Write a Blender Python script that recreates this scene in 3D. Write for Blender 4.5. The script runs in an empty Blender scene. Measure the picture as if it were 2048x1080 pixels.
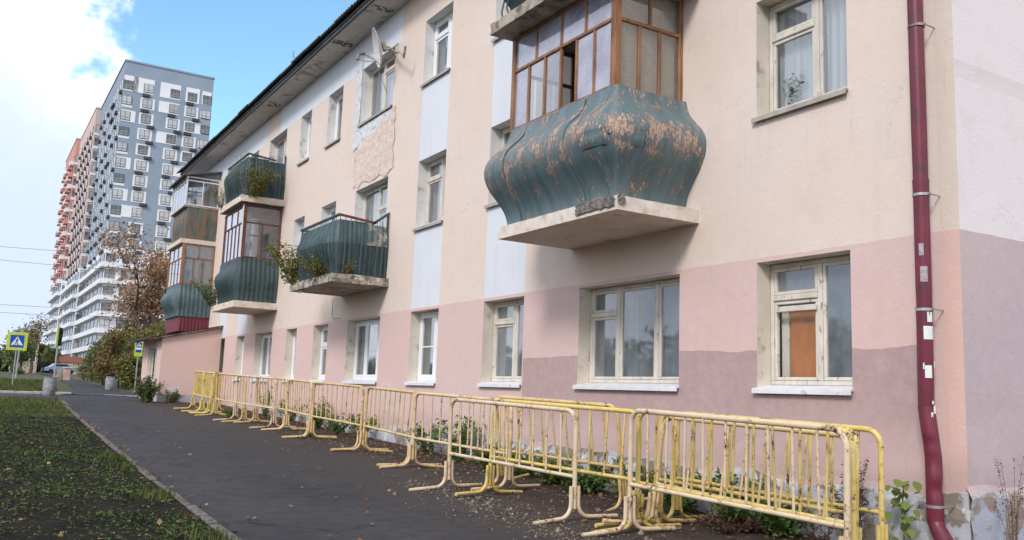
import bpy, bmesh, math, random
import numpy as np
from mathutils import Vector, Matrix

# ------------------------------------------------------------------ camera, sky, sun, exposure
scene = bpy.context.scene
COL = scene.collection
cam_d = bpy.data.cameras.new("camera")
cam = bpy.data.objects.new("camera", cam_d)
COL.objects.link(cam)
scene.camera = cam
PITCH, YAW, ROLL, FPX = 0.139840, 0.544379, 0.036458, 1771.5
cam_d.sensor_width = 36.0
cam_d.lens = 36.0 * FPX / 2048.0
cam_d.clip_start = 0.05
cam_d.clip_end = 6000.0
_rt = Vector((1, 0, 0)); _up = Vector((0, -math.sin(PITCH), math.cos(PITCH))); _fw = Vector((0, math.cos(PITCH), math.sin(PITCH)))
def _yaw(v):
    c, s = math.cos(YAW), math.sin(YAW)
    return Vector((c * v.x + s * v.y, -s * v.x + c * v.y, v.z))
_c, _s = math.cos(ROLL), math.sin(ROLL)
cx = _yaw(_c * _rt + _s * _up); cy = _yaw(-_s * _rt + _c * _up); cz = -_yaw(_fw)
cam.matrix_world = Matrix(((cx.x, cy.x, cz.x, 0), (cx.y, cy.y, cz.y, 0), (cx.z, cy.z, cz.z, 0), (0, 0, 0, 1)))

SUN_DIR = Vector((-0.66, -0.42, 0.62)).normalized()
SUN_EL = math.asin(SUN_DIR.z); SUN_AZ = math.atan2(SUN_DIR.x, SUN_DIR.y)
BLUE_DIR = Vector((0.62, 0.62, 0.48)).normalized(); BLUE_COS = 0.812
world = bpy.data.worlds.new("World"); scene.world = world; world.use_nodes = True
def build_world():
    nt = world.node_tree; nt.nodes.clear()
    n = nt.nodes.new; L = nt.links.new
    def math_(op, a, b=None, c=None, clamp=False):
        m = n("ShaderNodeMath"); m.operation = op; m.use_clamp = clamp
        for i, v in enumerate((a, b, c)):
            if v is None: continue
            if isinstance(v, (int, float)): m.inputs[i].default_value = v
            else: L(v, m.inputs[i])
        return m.outputs[0]
    def sstep(x, a, b):
        m = n("ShaderNodeMapRange"); m.interpolation_type = 'SMOOTHSTEP'
        L(x, m.inputs[0]); m.inputs[1].default_value = a; m.inputs[2].default_value = b
        return m.outputs[0]
    sky = n("ShaderNodeTexSky"); sky.sky_type = 'NISHITA'; sky.sun_disc = False
    sky.sun_elevation = SUN_EL; sky.sun_rotation = SUN_AZ
    sky.air_density = 1.0; sky.dust_density = 0.6; sky.ozone_density = 1.6
    tc = n("ShaderNodeTexCoord")
    sp = n("ShaderNodeSeparateXYZ"); L(tc.outputs['Generated'], sp.inputs[0])
    x, y, z = sp.outputs
    zz = math_('ADD', math_('MAXIMUM', z, 0.0), 0.16)
    cv = n("ShaderNodeCombineXYZ"); L(math_('DIVIDE', x, zz), cv.inputs[0]); L(math_('DIVIDE', y, zz), cv.inputs[1]); cv.inputs[2].default_value = 3.1
    def noise(scale, detail, rough, off=0.0, vec=None):
        t = n("ShaderNodeTexNoise"); t.noise_dimensions = '3D'
        t.inputs['Scale'].default_value = scale; t.inputs['Detail'].default_value = detail; t.inputs['Roughness'].default_value = rough
        a = n("ShaderNodeVectorMath"); a.operation = 'ADD'; L(vec or cv.outputs[0], a.inputs[0]); a.inputs[1].default_value = (off, off * 0.7, off)
        L(a.outputs[0], t.inputs['Vector'])
        return t.outputs['Fac']
    n1 = noise(1.15, 9, 0.56, 0.0, None)
    n1b = noise(7.0, 7, 0.58, 4.0, tc.outputs['Generated'])
    n2 = noise(2.0, 5, 0.5, 9.0, tc.outputs['Generated'])
    # open blue sky to the north-east, broken cloud over the rest of the sky
    nn = math_('ADD', math_('MULTIPLY', n1b, 0.75), math_('MULTIPLY', n1, 0.25))
    dt = n("ShaderNodeVectorMath"); dt.operation = 'DOT_PRODUCT'; L(tc.outputs['Generated'], dt.inputs[0]); dt.inputs[1].default_value = BLUE_DIR
    bank = math_('SUBTRACT', math_('MULTIPLY', math_('SUBTRACT', nn, 0.5), 0.75), math_('MULTIPLY', math_('SUBTRACT', dt.outputs['Value'], BLUE_COS), 3.4))
    cl = sstep(bank, -0.02, 0.05)
    thin = math_('MULTIPLY', sstep(n1, 0.56, 0.78), 0.45)
    cov = math_('MAXIMUM', cl, thin)
    # cloud tone: bright rims and tops, greyer lavender body
    tone = sstep(n2, 0.40, 0.66)
    rim = math_('SUBTRACT', 1.0, sstep(bank, 0.05, 0.17))
    tone = math_('MAXIMUM', tone, rim)
    mixc = n("ShaderNodeMix"); mixc.data_type = 'RGBA'; L(tone, mixc.inputs[0])
    mixc.inputs[6].default_value = (4.7, 5.5, 7.1, 1); mixc.inputs[7].default_value = (9.4, 9.8, 10.4, 1)
    tint = n("ShaderNodeMix"); tint.data_type = 'RGBA'; tint.blend_type = 'MULTIPLY'; tint.inputs[0].default_value = 1.0
    L(sky.outputs[0], tint.inputs[6]); tint.inputs[7].default_value = (1.34, 1.66, 1.60, 1)
    mx = n("ShaderNodeMix"); mx.data_type = 'RGBA'; L(cov, mx.inputs[0]); L(tint.outputs[2], mx.inputs[6]); L(mixc.outputs[2], mx.inputs[7])
    bg = n("ShaderNodeBackground"); bg.inputs[1].default_value = 0.10
    L(mx.outputs[2], bg.inputs[0])
    o = n("ShaderNodeOutputWorld"); L(bg.outputs[0], o.inputs[0])
build_world()
sun_d = bpy.data.lights.new("sun", 'SUN'); sun_d.energy = 1.5; sun_d.angle = math.radians(14); sun_d.color = (1.0, 0.95, 0.89)
sun = bpy.data.objects.new("sun", sun_d); COL.objects.link(sun)
sun.rotation_euler = SUN_DIR.to_track_quat('Z', 'Y').to_euler()
vs = scene.view_settings
scene.display_settings.display_device = 'sRGB'
vs.view_transform = 'Standard'; vs.look = 'None'; vs.exposure = 0.70; vs.gamma = 1.0; vs.use_curve_mapping = False
scene.render.engine = 'CYCLES'
scene.cycles.max_bounces = 8; scene.cycles.transparent_max_bounces = 16

# ------------------------------------------------------------------ helpers
R = random.Random(7)
def lin(r, g, b):
    f = lambda c: (c / 255 / 12.92) if c / 255 <= 0.04045 else ((c / 255 + 0.055) / 1.055) ** 2.4
    return (f(r), f(g), f(b))

class Nodes:
    """tiny expression builder for procedural materials"""
    def __init__(s, name):
        s.m = bpy.data.materials.new(name); s.m.use_nodes = True
        s.t = s.m.node_tree; s.t.nodes.clear()
        s.out = s.t.nodes.new("ShaderNodeOutputMaterial")
        s._tc = None
    def n(s, k): return s.t.nodes.new(k)
    def set(s, sock, v):
        if v is None: return
        if hasattr(v, 'links') or isinstance(v, bpy.types.NodeSocket): s.t.links.new(v, sock)
        else:
            if sock.type == 'RGBA' and len(v) == 3: v = (*v, 1)
            sock.default_value = v
    def tc(s, which='Object'):
        if s._tc is None: s._tc = s.n("ShaderNodeTexCoord")
        return s._tc.outputs[which]
    def sep(s, v):
        q = s.n("ShaderNodeSeparateXYZ"); s.set(q.inputs[0], v); return q.outputs
    def comb(s, x, y, z):
        q = s.n("ShaderNodeCombineXYZ")
        for i, v in enumerate((x, y, z)): s.set(q.inputs[i], v)
        return q.outputs[0]
    def vmul(s, v, k):
        q = s.n("ShaderNodeVectorMath"); q.operation = 'MULTIPLY'; s.set(q.inputs[0], v); q.inputs[1].default_value = k; return q.outputs[0]
    def vadd(s, v, k):
        q = s.n("ShaderNodeVectorMath"); q.operation = 'ADD'; s.set(q.inputs[0], v); s.set(q.inputs[1], k); return q.outputs[0]
    def mt(s, op, a, b=None, c=None, clamp=False):
        q = s.n("ShaderNodeMath"); q.operation = op; q.use_clamp = clamp
        for i, v in enumerate((a, b, c)): s.set(q.inputs[i], v)
        return q.outputs[0]
    def noise(s, scale, detail=4, rough=0.55, vec=None, dist=0.0):
        q = s.n("ShaderNodeTexNoise"); s.set(q.inputs['Vector'], vec if vec is not None else s.tc())
        q.inputs['Scale'].default_value = scale; q.inputs['Detail'].default_value = detail; q.inputs['Roughness'].default_value = rough; q.inputs['Distortion'].default_value = dist
        return q.outputs['Fac']
    def vor(s, scale, vec=None, feature='F1'):
        q = s.n("ShaderNodeTexVoronoi"); q.feature = feature; s.set(q.inputs['Vector'], vec if vec is not None else s.tc()); q.inputs['Scale'].default_value = scale
        return q
    def st(s, x, a, b, lo=0.0, hi=1.0):
        q = s.n("ShaderNodeMapRange"); q.interpolation_type = 'SMOOTHSTEP'; s.set(q.inputs[0], x)
        s.set(q.inputs[1], a); s.set(q.inputs[2], b); q.inputs[3].default_value = lo; q.inputs[4].default_value = hi
        return q.outputs[0]
    def mix(s, f, a, b, mode='MIX'):
        q = s.n("ShaderNodeMix"); q.data_type = 'RGBA'; q.blend_type = mode; s.set(q.inputs[0], f); s.set(q.inputs[6], a); s.set(q.inputs[7], b)
        return q.outputs[2]
    def bump(s, h, strength=0.3, dist=0.01, normal=None):
        q = s.n("ShaderNodeBump"); s.set(q.inputs['Height'], h); q.inputs['Strength'].default_value = strength; q.inputs['Distance'].default_value = dist
        if normal is not None: s.set(q.inputs['Normal'], normal)
        return q.outputs[0]
    def principled(s, color, rough=0.7, metal=0.0, normal=None, spec=0.3, **kw):
        q = s.n("ShaderNodeBsdfPrincipled"); s.set(q.inputs['Base Color'], color); s.set(q.inputs['Roughness'], rough); s.set(q.inputs['Metallic'], metal)
        q.inputs['Specular IOR Level'].default_value = spec
        if normal is not None: s.set(q.inputs['Normal'], normal)
        for k, v in kw.items(): s.set(q.inputs[k.replace('_', ' ')], v)
        return q.outputs[0]
    def done(s, sh):
        s.t.links.new(sh, s.out.inputs[0]); return s.m

def simple(name, col, rough=0.7, var=0.15, scale=6.0, bump=0.15, bscale=60.0, dirt=None, dirt_amt=0.4, dirt_scale=3.0, metal=0.0, spec=0.3, col2=None, island=0.0, stretch=(1, 1, 1), bdist=0.004):
    m = Nodes(name)
    v = m.vmul(m.tc(), stretch)
    f = m.noise(scale, 5, 0.6, v)
    c2 = col2 if col2 else tuple(c * (1 - var) for c in col)
    c1 = col if col2 else tuple(min(1, c * (1 + var * 0.5)) for c in col)
    c = m.mix(m.st(f, 0.3, 0.7), c2, c1)
    if island:
        g = m.n("ShaderNodeNewGeometry")
        k = m.mt('MULTIPLY_ADD', g.outputs['Random Per Island'], island, 1 - island * 0.5)
        kk = m.comb(k, k, k)
        c = m.mix(1.0, c, kk, 'MULTIPLY')
    if dirt:
        d = m.noise(dirt_scale, 8, 0.65, v)
        c = m.mix(m.st(d, 0.62 - dirt_amt * 0.3, 0.72 - dirt_amt * 0.2), c, dirt)
    nrm = m.bump(m.noise(bscale, 4, 0.6, v), bump, bdist) if bump else None
    return m.done(m.principled(c, rough, metal, nrm, spec))

class MB:
    """collects simple shapes into one mesh"""
    def __init__(s): s.v = []; s.f = []; s.mi = []; s.sm = []
    def add(s, vs_, fs, m=0, smooth=False):
        o = len(s.v); s.v.extend([tuple(p) for p in vs_])
        for f in fs: s.f.append(tuple(i + o for i in f)); s.mi.append(m); s.sm.append(smooth)
        return s
    def quad(s, a, b, c, d, m=0): return s.add((a, b, c, d), ((0, 1, 2, 3),), m)
    def box(s, x0, x1, y0, y1, z0, z1, m=0):
        x0, x1 = min(x0, x1), max(x0, x1); y0, y1 = min(y0, y1), max(y0, y1); z0, z1 = min(z0, z1), max(z0, z1)
        return s.add(((x0, y0, z0), (x1, y0, z0), (x1, y1, z0), (x0, y1, z0), (x0, y0, z1), (x1, y0, z1), (x1, y1, z1), (x0, y1, z1)),
                     ((0, 3, 2, 1), (4, 5, 6, 7), (0, 1, 5, 4), (1, 2, 6, 5), (2, 3, 7, 6), (3, 0, 4, 7)), m)
    def hexa(s, p, m=0):
        return s.add(p, ((0, 3, 2, 1), (4, 5, 6, 7), (0, 1, 5, 4), (1, 2, 6, 5), (2, 3, 7, 6), (3, 0, 4, 7)), m)
    def bbox(s, x0, x1, y0, y1, z0, z1, b=0.006, m=0):
        """box with chamfered edges"""
        bm = bmesh.new()
        bmesh.ops.create_cube(bm, size=1.0)
        for v in bm.verts:
            v.co = Vector(((x0 + x1) / 2 + v.co.x * abs(x1 - x0), (y0 + y1) / 2 + v.co.y * abs(y1 - y0), (z0 + z1) / 2 + v.co.z * abs(z1 - z0)))
        b = min(b, abs(x1 - x0) * .3, abs(y1 - y0) * .3, abs(z1 - z0) * .3)
        bmesh.ops.bevel(bm, geom=list(bm.edges), offset=b, segments=1, affect='EDGES')
        bm.verts.index_update()
        s.add([v.co[:] for v in bm.verts], [[v.index for v in f.verts] for f in bm.faces], m)
        bm.free(); return s
    def tube(s, pts, r, n=8, m=0, cap=True, radii=None):
        P = [Vector(p) for p in pts]; N = len(P); rings = []
        t0 = (P[1] - P[0]).normalized()
        a = Vector((0, 0, 1)) if abs(t0.z) < 0.9 else Vector((1, 0, 0))
        u = t0.cross(a).normalized()
        for i in range(N):
            t = ((P[min(i + 1, N - 1)] - P[i]).normalized() + (P[i] - P[max(i - 1, 0)]).normalized())
            t = t.normalized() if t.length > 1e-6 else t0
            u = (u - t * u.dot(t)); u = u.normalized() if u.length > 1e-6 else t.orthogonal().normalized()
            w = t.cross(u)
            rr = radii[i] if radii else r
            rings.append([P[i] + (u * math.cos(2 * math.pi * k / n) + w * math.sin(2 * math.pi * k / n)) * rr for k in range(n)])
        vs_ = [q for rg in rings for q in rg]; fs = []
        for i in range(N - 1):
            for k in range(n):
                fs.append((i * n + k, i * n + (k + 1) % n, (i + 1) * n + (k + 1) % n, (i + 1) * n + k))
        s.add(vs_, fs, m, True)
        if cap: s.add(rings[0], (tuple(range(n - 1, -1, -1)),), m); s.add(rings[-1], (tuple(range(n)),), m)
        return s
    def grid(s, fn, nu, nv, m=0, smooth=True, shell=0.0, nfn=None):
        """fn(u,v) on [0,1]^2 ; shell>0 gives thickness along -normal nfn(u,v)"""
        A = [[Vector(fn(i / nu, j / nv)) for j in range(nv + 1)] for i in range(nu + 1)]
        W = nv + 1
        fs = [(i * W + j, (i + 1) * W + j, (i + 1) * W + j + 1, i * W + j + 1) for i in range(nu) for j in range(nv)]
        s.add([p for row in A for p in row], fs, m, smooth)
        if shell:
            B = [[A[i][j] - Vector(nfn(i / nu, j / nv)) * shell for j in range(W)] for i in range(nu + 1)]
            s.add([p for row in B for p in row], [tuple(reversed(f)) for f in fs], m, smooth)
            def rim(a, b):
                for k in range(len(a) - 1): s.add((a[k], a[k + 1], b[k + 1], b[k]), ((3, 2, 1, 0),), m)
            rim([r[0] for r in A], [r[0] for r in B]); rim([r[-1] for r in A][::-1], [r[-1] for r in B][::-1])
            rim(A[0][::-1], B[0][::-1]); rim(A[-1], B[-1])
        return s
    def mesh(s, name, mats):
        me = bpy.data.meshes.new(name)
        me.from_pydata(s.v, [], s.f)
        for mm in mats: me.materials.append(mm)
        me.polygons.foreach_set('material_index', s.mi); me.polygons.foreach_set('use_smooth', s.sm)
        me.update(); return me
    def build(s, name, mats, parent=None, loc=None):
        if not isinstance(mats, (list, tuple)): mats = [mats]
        o = bpy.data.objects.new(name, s.mesh(name, mats)); COL.objects.link(o)
        if parent is not None: o.parent = parent
        if loc: o.location = loc
        return o
def link_mesh(name, me, parent=None, loc=(0, 0, 0), rot=None):
    o = bpy.data.objects.new(name, me); COL.objects.link(o); o.location = loc
    if rot: o.rotation_euler = rot
    if parent is not None: o.parent = parent
    return o
def tag(o, label=None, cat=None, group=None, kind=None):
    if label: o['label'] = label
    if cat: o['category'] = cat
    if group: o['group'] = group
    if kind: o['kind'] = kind
    return o
def empty(name, loc=(0, 0, 0), rz=0.0, parent=None):
    o = bpy.data.objects.new(name, None); COL.objects.link(o); o.location = loc; o.rotation_euler = (0, 0, rz); o.empty_display_size = 0.2
    if parent is not None: o.parent = parent
    return o
def copy_tree(o, parent=None):
    c = o.copy(); COL.objects.link(c)
    if parent is not None: c.parent = parent
    for ch in list(o.children): copy_tree(ch, c)
    return c
def np_mesh(name, V, F, mats, smooth=False, mi=None):
    """V (n,3) float, F (m,k) int"""
    me = bpy.data.meshes.new(name); V = np.ascontiguousarray(V, np.float32); F = np.ascontiguousarray(F, np.int32)
    m, k = F.shape
    me.vertices.add(len(V)); me.vertices.foreach_set('co', V.ravel())
    me.loops.add(m * k); me.loops.foreach_set('vertex_index', F.ravel())
    me.polygons.add(m); me.polygons.foreach_set('loop_start', np.arange(0, m * k, k, dtype=np.int32))
    if mi is not None: me.polygons.foreach_set('material_index', np.asarray(mi, np.int32))
    if smooth: me.polygons.foreach_set('use_smooth', np.ones(m, bool))
    for mm in mats: me.materials.append(mm)
    me.update(calc_edges=True); me.validate(); return me
RNG = np.random.default_rng(11)
def leaves(C, size, rng, flat=0.0, aspect=0.6, droop=0.2):
    """bent leaf quads at points C (n,3); flat>0 biases the leaves to lie flat. returns V,F"""
    n = len(C); size = np.broadcast_to(size, (n,)).astype(float)
    d = rng.normal(size=(n, 3)); d[:, 2] = d[:, 2] * (1 - flat); d /= np.linalg.norm(d, axis=1)[:, None] + 1e-9
    e = rng.normal(size=(n, 3)); e[:, 2] *= (1 - flat); e -= d * (e * d).sum(1)[:, None]; e /= np.linalg.norm(e, axis=1)[:, None] + 1e-9
    nn = np.cross(d, e)
    a = size[:, None]
    p0 = C; p1 = C + d * a * .5 + e * a * aspect * .5; p3 = C + d * a * .5 - e * a * aspect * .5; p2 = C + d * a - nn * a * droop
    V = np.stack([p0, p1, p2, p3], 1).reshape(-1, 3)
    F = np.arange(4 * n).reshape(n, 4)
    return V, F

# ground profile (camera eye is at z = 0)
def g(y):
    if y < -10: return -1.65
    if y < 30.6: return -1.4 + 0.025 * y
    if y < 130: return -0.635 + 0.0125 * (y - 30.6)
    return 0.6075
XF = 7.2           # facade plane
Y0, Y1 = 4.44, 36.6

# ------------------------------------------------------------------ materials
def m_facade():
    m = Nodes("painted_render")
    P = m.tc(); x, y, z = m.sep(P)
    big = m.noise(0.55, 4, 0.5); fine = m.noise(9, 6, 0.6); grain = m.noise(150, 3, 0.6)
    wob = m.mt('MULTIPLY', m.mt('SUBTRACT', m.noise(2.2, 3), 0.5), 0.03)
    zz = m.mt('ADD', z, wob)
    cream = m.mix(m.st(big, .35, .65), (.725, .59, .50), (.725, .61, .55))
    # end wall (the face towards the pipe corner) carries paler, bluer paint
    nx = m.sep(m.tc('Normal'))
    endw = m.mt('GREATER_THAN', m.mt('MULTIPLY', nx[1], -1.0), 0.5)
    cream = m.mix(endw, cream, (.79, .705, .70))
    pink = m.mix(m.st(big, .35, .65), (.66, .465, .43), (.655, .475, .46))
    pink = m.mix(m.st(y, 12.0, 26.0), pink, (.68, .48, .44))
    lil = m.mix(m.st(big, .35, .6), (.50, .40, .415), (.55, .43, .43))
    pink = m.mix(endw, pink, lil)
    # newer coat of darker paint at eye level, between the far edge of a window and the downpipe
    zd = m.mt('ADD', z, m.mt('MULTIPLY', m.mt('SUBTRACT', m.noise(1.3, 4), 0.5), 0.16))
    inz = m.mt('LESS_THAN', zd, 0.57); iny = m.mt('LESS_THAN', y, 11.47); iny2 = m.mt('GREATER_THAN', y, 4.78)
    fade = m.st(m.mt('ADD', z, m.mt('MULTIPLY', fine, 0.2)), -0.55, 0.1)
    dk = m.mt('MULTIPLY', m.mt('MULTIPLY', inz, iny), m.mt('MULTIPLY', iny2, m.mt('SUBTRACT', 1.0, endw)))
    dk = m.mt('MULTIPLY', dk, m.mt('MULTIPLY_ADD', fade, 0.75, 0.25))
    pink = m.mix(dk, pink, m.mix(m.st(big, .3, .7), (.415, .285, .285), (.46, .315, .31)))
    band = m.mt('LESS_THAN', zz, 1.565)
    col = m.mix(band, cream, pink)
    # peach strip beside the corner
    pe = m.mt('MULTIPLY', m.mt('LESS_THAN', y, 4.62), m.mt('SUBTRACT', 1.0, endw))
    pe = m.mt('MULTIPLY', pe, m.st(fine, .35, .6, .4, .8))
    col = m.mix(pe, col, m.mix(band, (.66, .54, .45), (.70, .45, .37)))
    # streaks and weather stains
    stv = m.comb(x, m.mt('MULTIPLY', y, 6.0), m.mt('MULTIPLY', z, 0.5))
    streak = m.noise(1.0, 6, 0.6, stv)
    col = m.mix(m.st(streak, .52, .85, 0, .14), col, (.42, .36, .31))
    mot = m.noise(2.6, 7, .68); col = m.mix(m.st(mot, .30, .50, .16, 0), col, (.50, .42, .37)); col = m.mix(m.st(mot, .56, .75, 0, .12), col, (.82, .77, .72))
    spk = m.noise(75, 3, .6); col = m.mix(m.st(spk, .55, .75, 0, .16), col, (.46, .38, .34))
    vd = m.vor(.9, m.vadd(P, m.comb(m.mt('MULTIPLY', m.noise(2, 5, .6), .5), m.mt('MULTIPLY', m.noise(2.3, 5, .6), .5), m.mt('MULTIPLY', m.noise(2.6, 5, .6), .5))), 'DISTANCE_TO_EDGE')
    ck = m.mt('MULTIPLY', m.mt('LESS_THAN', vd.outputs['Distance'], .0035), m.st(m.noise(.45, 3), .54, .60)); col = m.mix(m.mt('MULTIPLY', ck, .2), col, (.28, .22, .19))
    runs = m.noise(1.0, 5, .7, m.comb(0.0, m.mt('MULTIPLY', y, 22.0), m.mt('MULTIPLY', z, .8))); below = m.st(m.mt('FRACT', m.mt('DIVIDE', m.mt('SUBTRACT', z, .16), 2.95)), .62, 1.0)
    col = m.mix(m.mt('MULTIPLY', m.st(runs, .56, .72, 0, .36), below), col, (.38, .32, .28))
    col = m.mix(m.st(fine, .3, .8, 0, .10), col, (.85, .8, .75))
    # rising damp and splash above the plinth
    damp = m.st(m.mt('ADD', z, m.mt('MULTIPLY', m.noise(1.6, 6), -0.9)), -1.15, -0.75, 0.4, 0.0)
    col = m.mix(damp, col, (.36, .27, .25))
    # plinth: grey wash with lost patches
    pz = m.mt('ADD', z, m.mt('MULTIPLY', m.mt('SUBTRACT', m.noise(0.8, 6, .6), 0.5), 0.5))
    pl = m.st(pz, -0.72, -0.70, 1.0, 0.0)
    rag = m.noise(1.7, 9, 0.68)
    plc = m.mix(m.st(rag, .50, .54), (.46, .46, .50), (.24, .20, .17))
    plc = m.mix(m.st(m.noise(3.5, 8, .7), .56, .60), plc, (.60, .59, .60))
    brown = m.mix(m.st(m.noise(2.0, 9, .65), .46, .50), (.30, .24, .19), (.40, .41, .47))
    plc = m.mix(endw, plc, brown)
    col = m.mix(pl, col, plc)
    h = m.mt('ADD', m.mt('MULTIPLY', grain, 0.35), m.mt('MULTIPLY', m.noise(30, 6, .65), 1.1))
    hp = m.mt('MULTIPLY', m.mt('MULTIPLY', pl, rag), 4.0)
    nb = m.bump(m.mt('ADD', h, hp), 0.35, 0.01)
    nb = m.bump(m.noise(2.5, 3), 0.15, 0.03, nb)
    return m.done(m.principled(col, 0.88, 0, nb, 0.15))
M_FAC = m_facade()
def m_white():
    m = Nodes("white_paint_panel")
    x, y, z = m.sep(m.tc())
    f = m.noise(1.2, 5); st = m.noise(1.0, 6, .6, m.comb(x, m.mt('MULTIPLY', y, 6), m.mt('MULTIPLY', z, .5)))
    c = m.mix(m.st(f, .3, .7), (.66, .68, .74), (.70, .715, .76))
    c = m.mix(m.st(st, .5, .8, 0, .25), c, (.5, .48, .46))
    wet = m.st(m.noise(2.2, 8, .7), .62, .7, 0, .5)
    c = m.mix(m.mt('MULTIPLY', wet, m.mt('GREATER_THAN', z, 7.4)), c, (.38, .36, .36))
    return m.done(m.principled(c, .88, 0, m.bump(m.noise(40, 5), .3, .006), .15))
M_WHITE = m_white()
M_REVEAL = simple("reveal_paint", (.66, .60, .50), .85, .12, 2.0, .2, 40, dirt=(.38, .33, .28), dirt_amt=.25)
M_REVEAL_W = simple("reveal_white_paint", (.70, .69, .68), .85, .1, 2.0, .2, 40, dirt=(.42, .38, .34), dirt_amt=.2)
M_OLDWOOD = simple("weathered_cream_wood_paint", (.66, .61, .54), .75, .16, 5, .5, 40, dirt=(.30, .23, .17), dirt_amt=.14, dirt_scale=16, stretch=(1, 1, .4))
M_PVC = simple("white_plastic_frame", (.80, .81, .83), .4, .04, 4, .03, 30, spec=.45)
M_SILLW = simple("white_sheet_sill", (.72, .72, .75), .5, .1, 4, .1, 30, dirt=(.5, .44, .43), dirt_amt=.08, dirt_scale=6)
M_SILLD = simple("old_grey_sill", (.42, .38, .34), .7, .25, 6, .3, 40)
M_BROWNWOOD = simple("brown_stained_wood", (.30, .145, .07), .6, .3, 6, .35, 50, dirt=(.16, .08, .045), dirt_amt=.35, dirt_scale=9, stretch=(1, 1, .25))
M_DARKWOOD = simple("dark_red_brown_wood", (.16, .06, .05), .6, .3, 6, .3, 50, stretch=(1, 1, .25))
M_MAROON = simple("maroon_painted_metal", (.155, .016, .036), .42, .2, 3, .12, 30, dirt=(.09, .02, .03), dirt_amt=.3, dirt_scale=5, spec=.5)
M_STEEL = simple("galvanised_steel", (.42, .43, .44), .4, .2, 8, .1, 40, metal=.7)
M_PAPER = simple("white_paper_notice", (.74, .74, .74), .8, .08, 20, .15, 80)
M_CONC = simple("stained_concrete", (.40, .35, .29), .9, .3, 4, .8, 25, dirt=(.15, .12, .095), dirt_amt=.45, dirt_scale=5, bdist=.012)
M_SLABPAINT = simple("painted_slab", (.66, .56, .47), .85, .12, 3, .4, 25, dirt=(.42, .34, .27), dirt_amt=.12, dirt_scale=4, bdist=.008)
M_SLABWHITE = simple("flaking_slab_edge_paint", (.70, .62, .56), .85, .1, 5, .5, 30, dirt=(.60, .45, .33), dirt_amt=.35, dirt_scale=6, bdist=.008)
M_BRICKRAW = simple("exposed_dark_concrete", (.20, .18, .16), .95, .45, 12, 1.0, 30, bdist=.02)
M_SOFFIT = simple("whitewashed_cornice", (.60, .58, .56), .9, .12, 2.5, .3, 30, dirt=(.33, .29, .25), dirt_amt=.3, dirt_scale=2.5)
M_SLATE = simple("grey_corrugated_roofing", (.10, .105, .115), .85, .3, 5, .3, 40)
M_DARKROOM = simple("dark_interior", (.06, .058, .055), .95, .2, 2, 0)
M_BOARD = simple("orange_brown_board", (.46, .19, .08), .7, .15, 8, .15, 70, stretch=(1, 1, .3))
def m_curtain(name, c, c2):
    m = Nodes(name); x, y, z = m.sep(m.tc())
    s = m.mt('SINE', m.mt('MULTIPLY_ADD', y, 55.0, m.mt('MULTIPLY', m.noise(1, 2, .5, m.comb(m.mt('MULTIPLY', y, 3.0), 0.0, m.mt('MULTIPLY', z, .3))), 12.0)))
    col = m.mix(m.st(s, -1, 1), c2, c)  # fold shading put into the colour, in step with the bump
    return m.done(m.principled(col, .95, 0, m.bump(s, .4, .01), .05))
M_CURT = m_curtain("grey_net_curtain", (.44, .45, .46), (.33, .345, .36))
M_CURTW = m_curtain("white_curtain", (.66, .66, .68), (.50, .50, .54))
M_CURTD = m_curtain("dusty_dark_curtain", (.19, .205, .215), (.14, .15, .165))
def m_glass(name, dirt=.14, dcol=(.42, .44, .47), tintc=(.86, .89, .91), refl=1.5):
    m = Nodes(name)
    fr = m.n("ShaderNodeFresnel"); gm_ = m.n('ShaderNodeNewGeometry'); m.set(fr.inputs['IOR'], m.mt('SUBTRACT', 1.52, m.mt('MULTIPLY', gm_.outputs['Backfacing'], 1.52 - 1 / 1.52)))
    nb = m.bump(m.noise(1.6, 2), .08, .02); m.set(fr.inputs['Normal'], nb)
    f = m.mt('MULTIPLY_ADD', fr.outputs[0], refl, .02 * refl, clamp=True)
    tr = m.n("ShaderNodeBsdfTransparent"); m.set(tr.inputs[0], tintc)
    gl = m.n("ShaderNodeBsdfGlossy"); gl.inputs['Roughness'].default_value = .03; m.set(gl.inputs['Normal'], nb); m.set(gl.inputs['Color'], (.95, .95, .97))
    df = m.n("ShaderNodeBsdfDiffuse"); m.set(df.inputs[0], dcol)
    a = m.n("ShaderNodeMixShader"); m.set(a.inputs[0], m.mt('MULTIPLY', m.st(m.noise(2.2, 6, .6), .2, .8, .35, 1.6), dirt)); m.t.links.new(tr.outputs[0], a.inputs[1]); m.t.links.new(df.outputs[0], a.inputs[2])
    b = m.n("ShaderNodeMixShader"); m.set(b.inputs[0], f); m.t.links.new(a.outputs[0], b.inputs[1]); m.t.links.new(gl.outputs[0], b.inputs[2])
    return m.done(b.outputs[0])
M_GLASS = m_glass("window_glass", .05)
M_CLEAR = m_glass("thin_clear_glass", .01, refl=.25, tintc=(.97, .97, .97))
M_GLASSD = m_glass("dusty_window_glass", .28, (.36, .39, .42))
M_FILM = m_glass("lilac_filmed_glass", .62, (.43, .42, .53))
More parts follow.
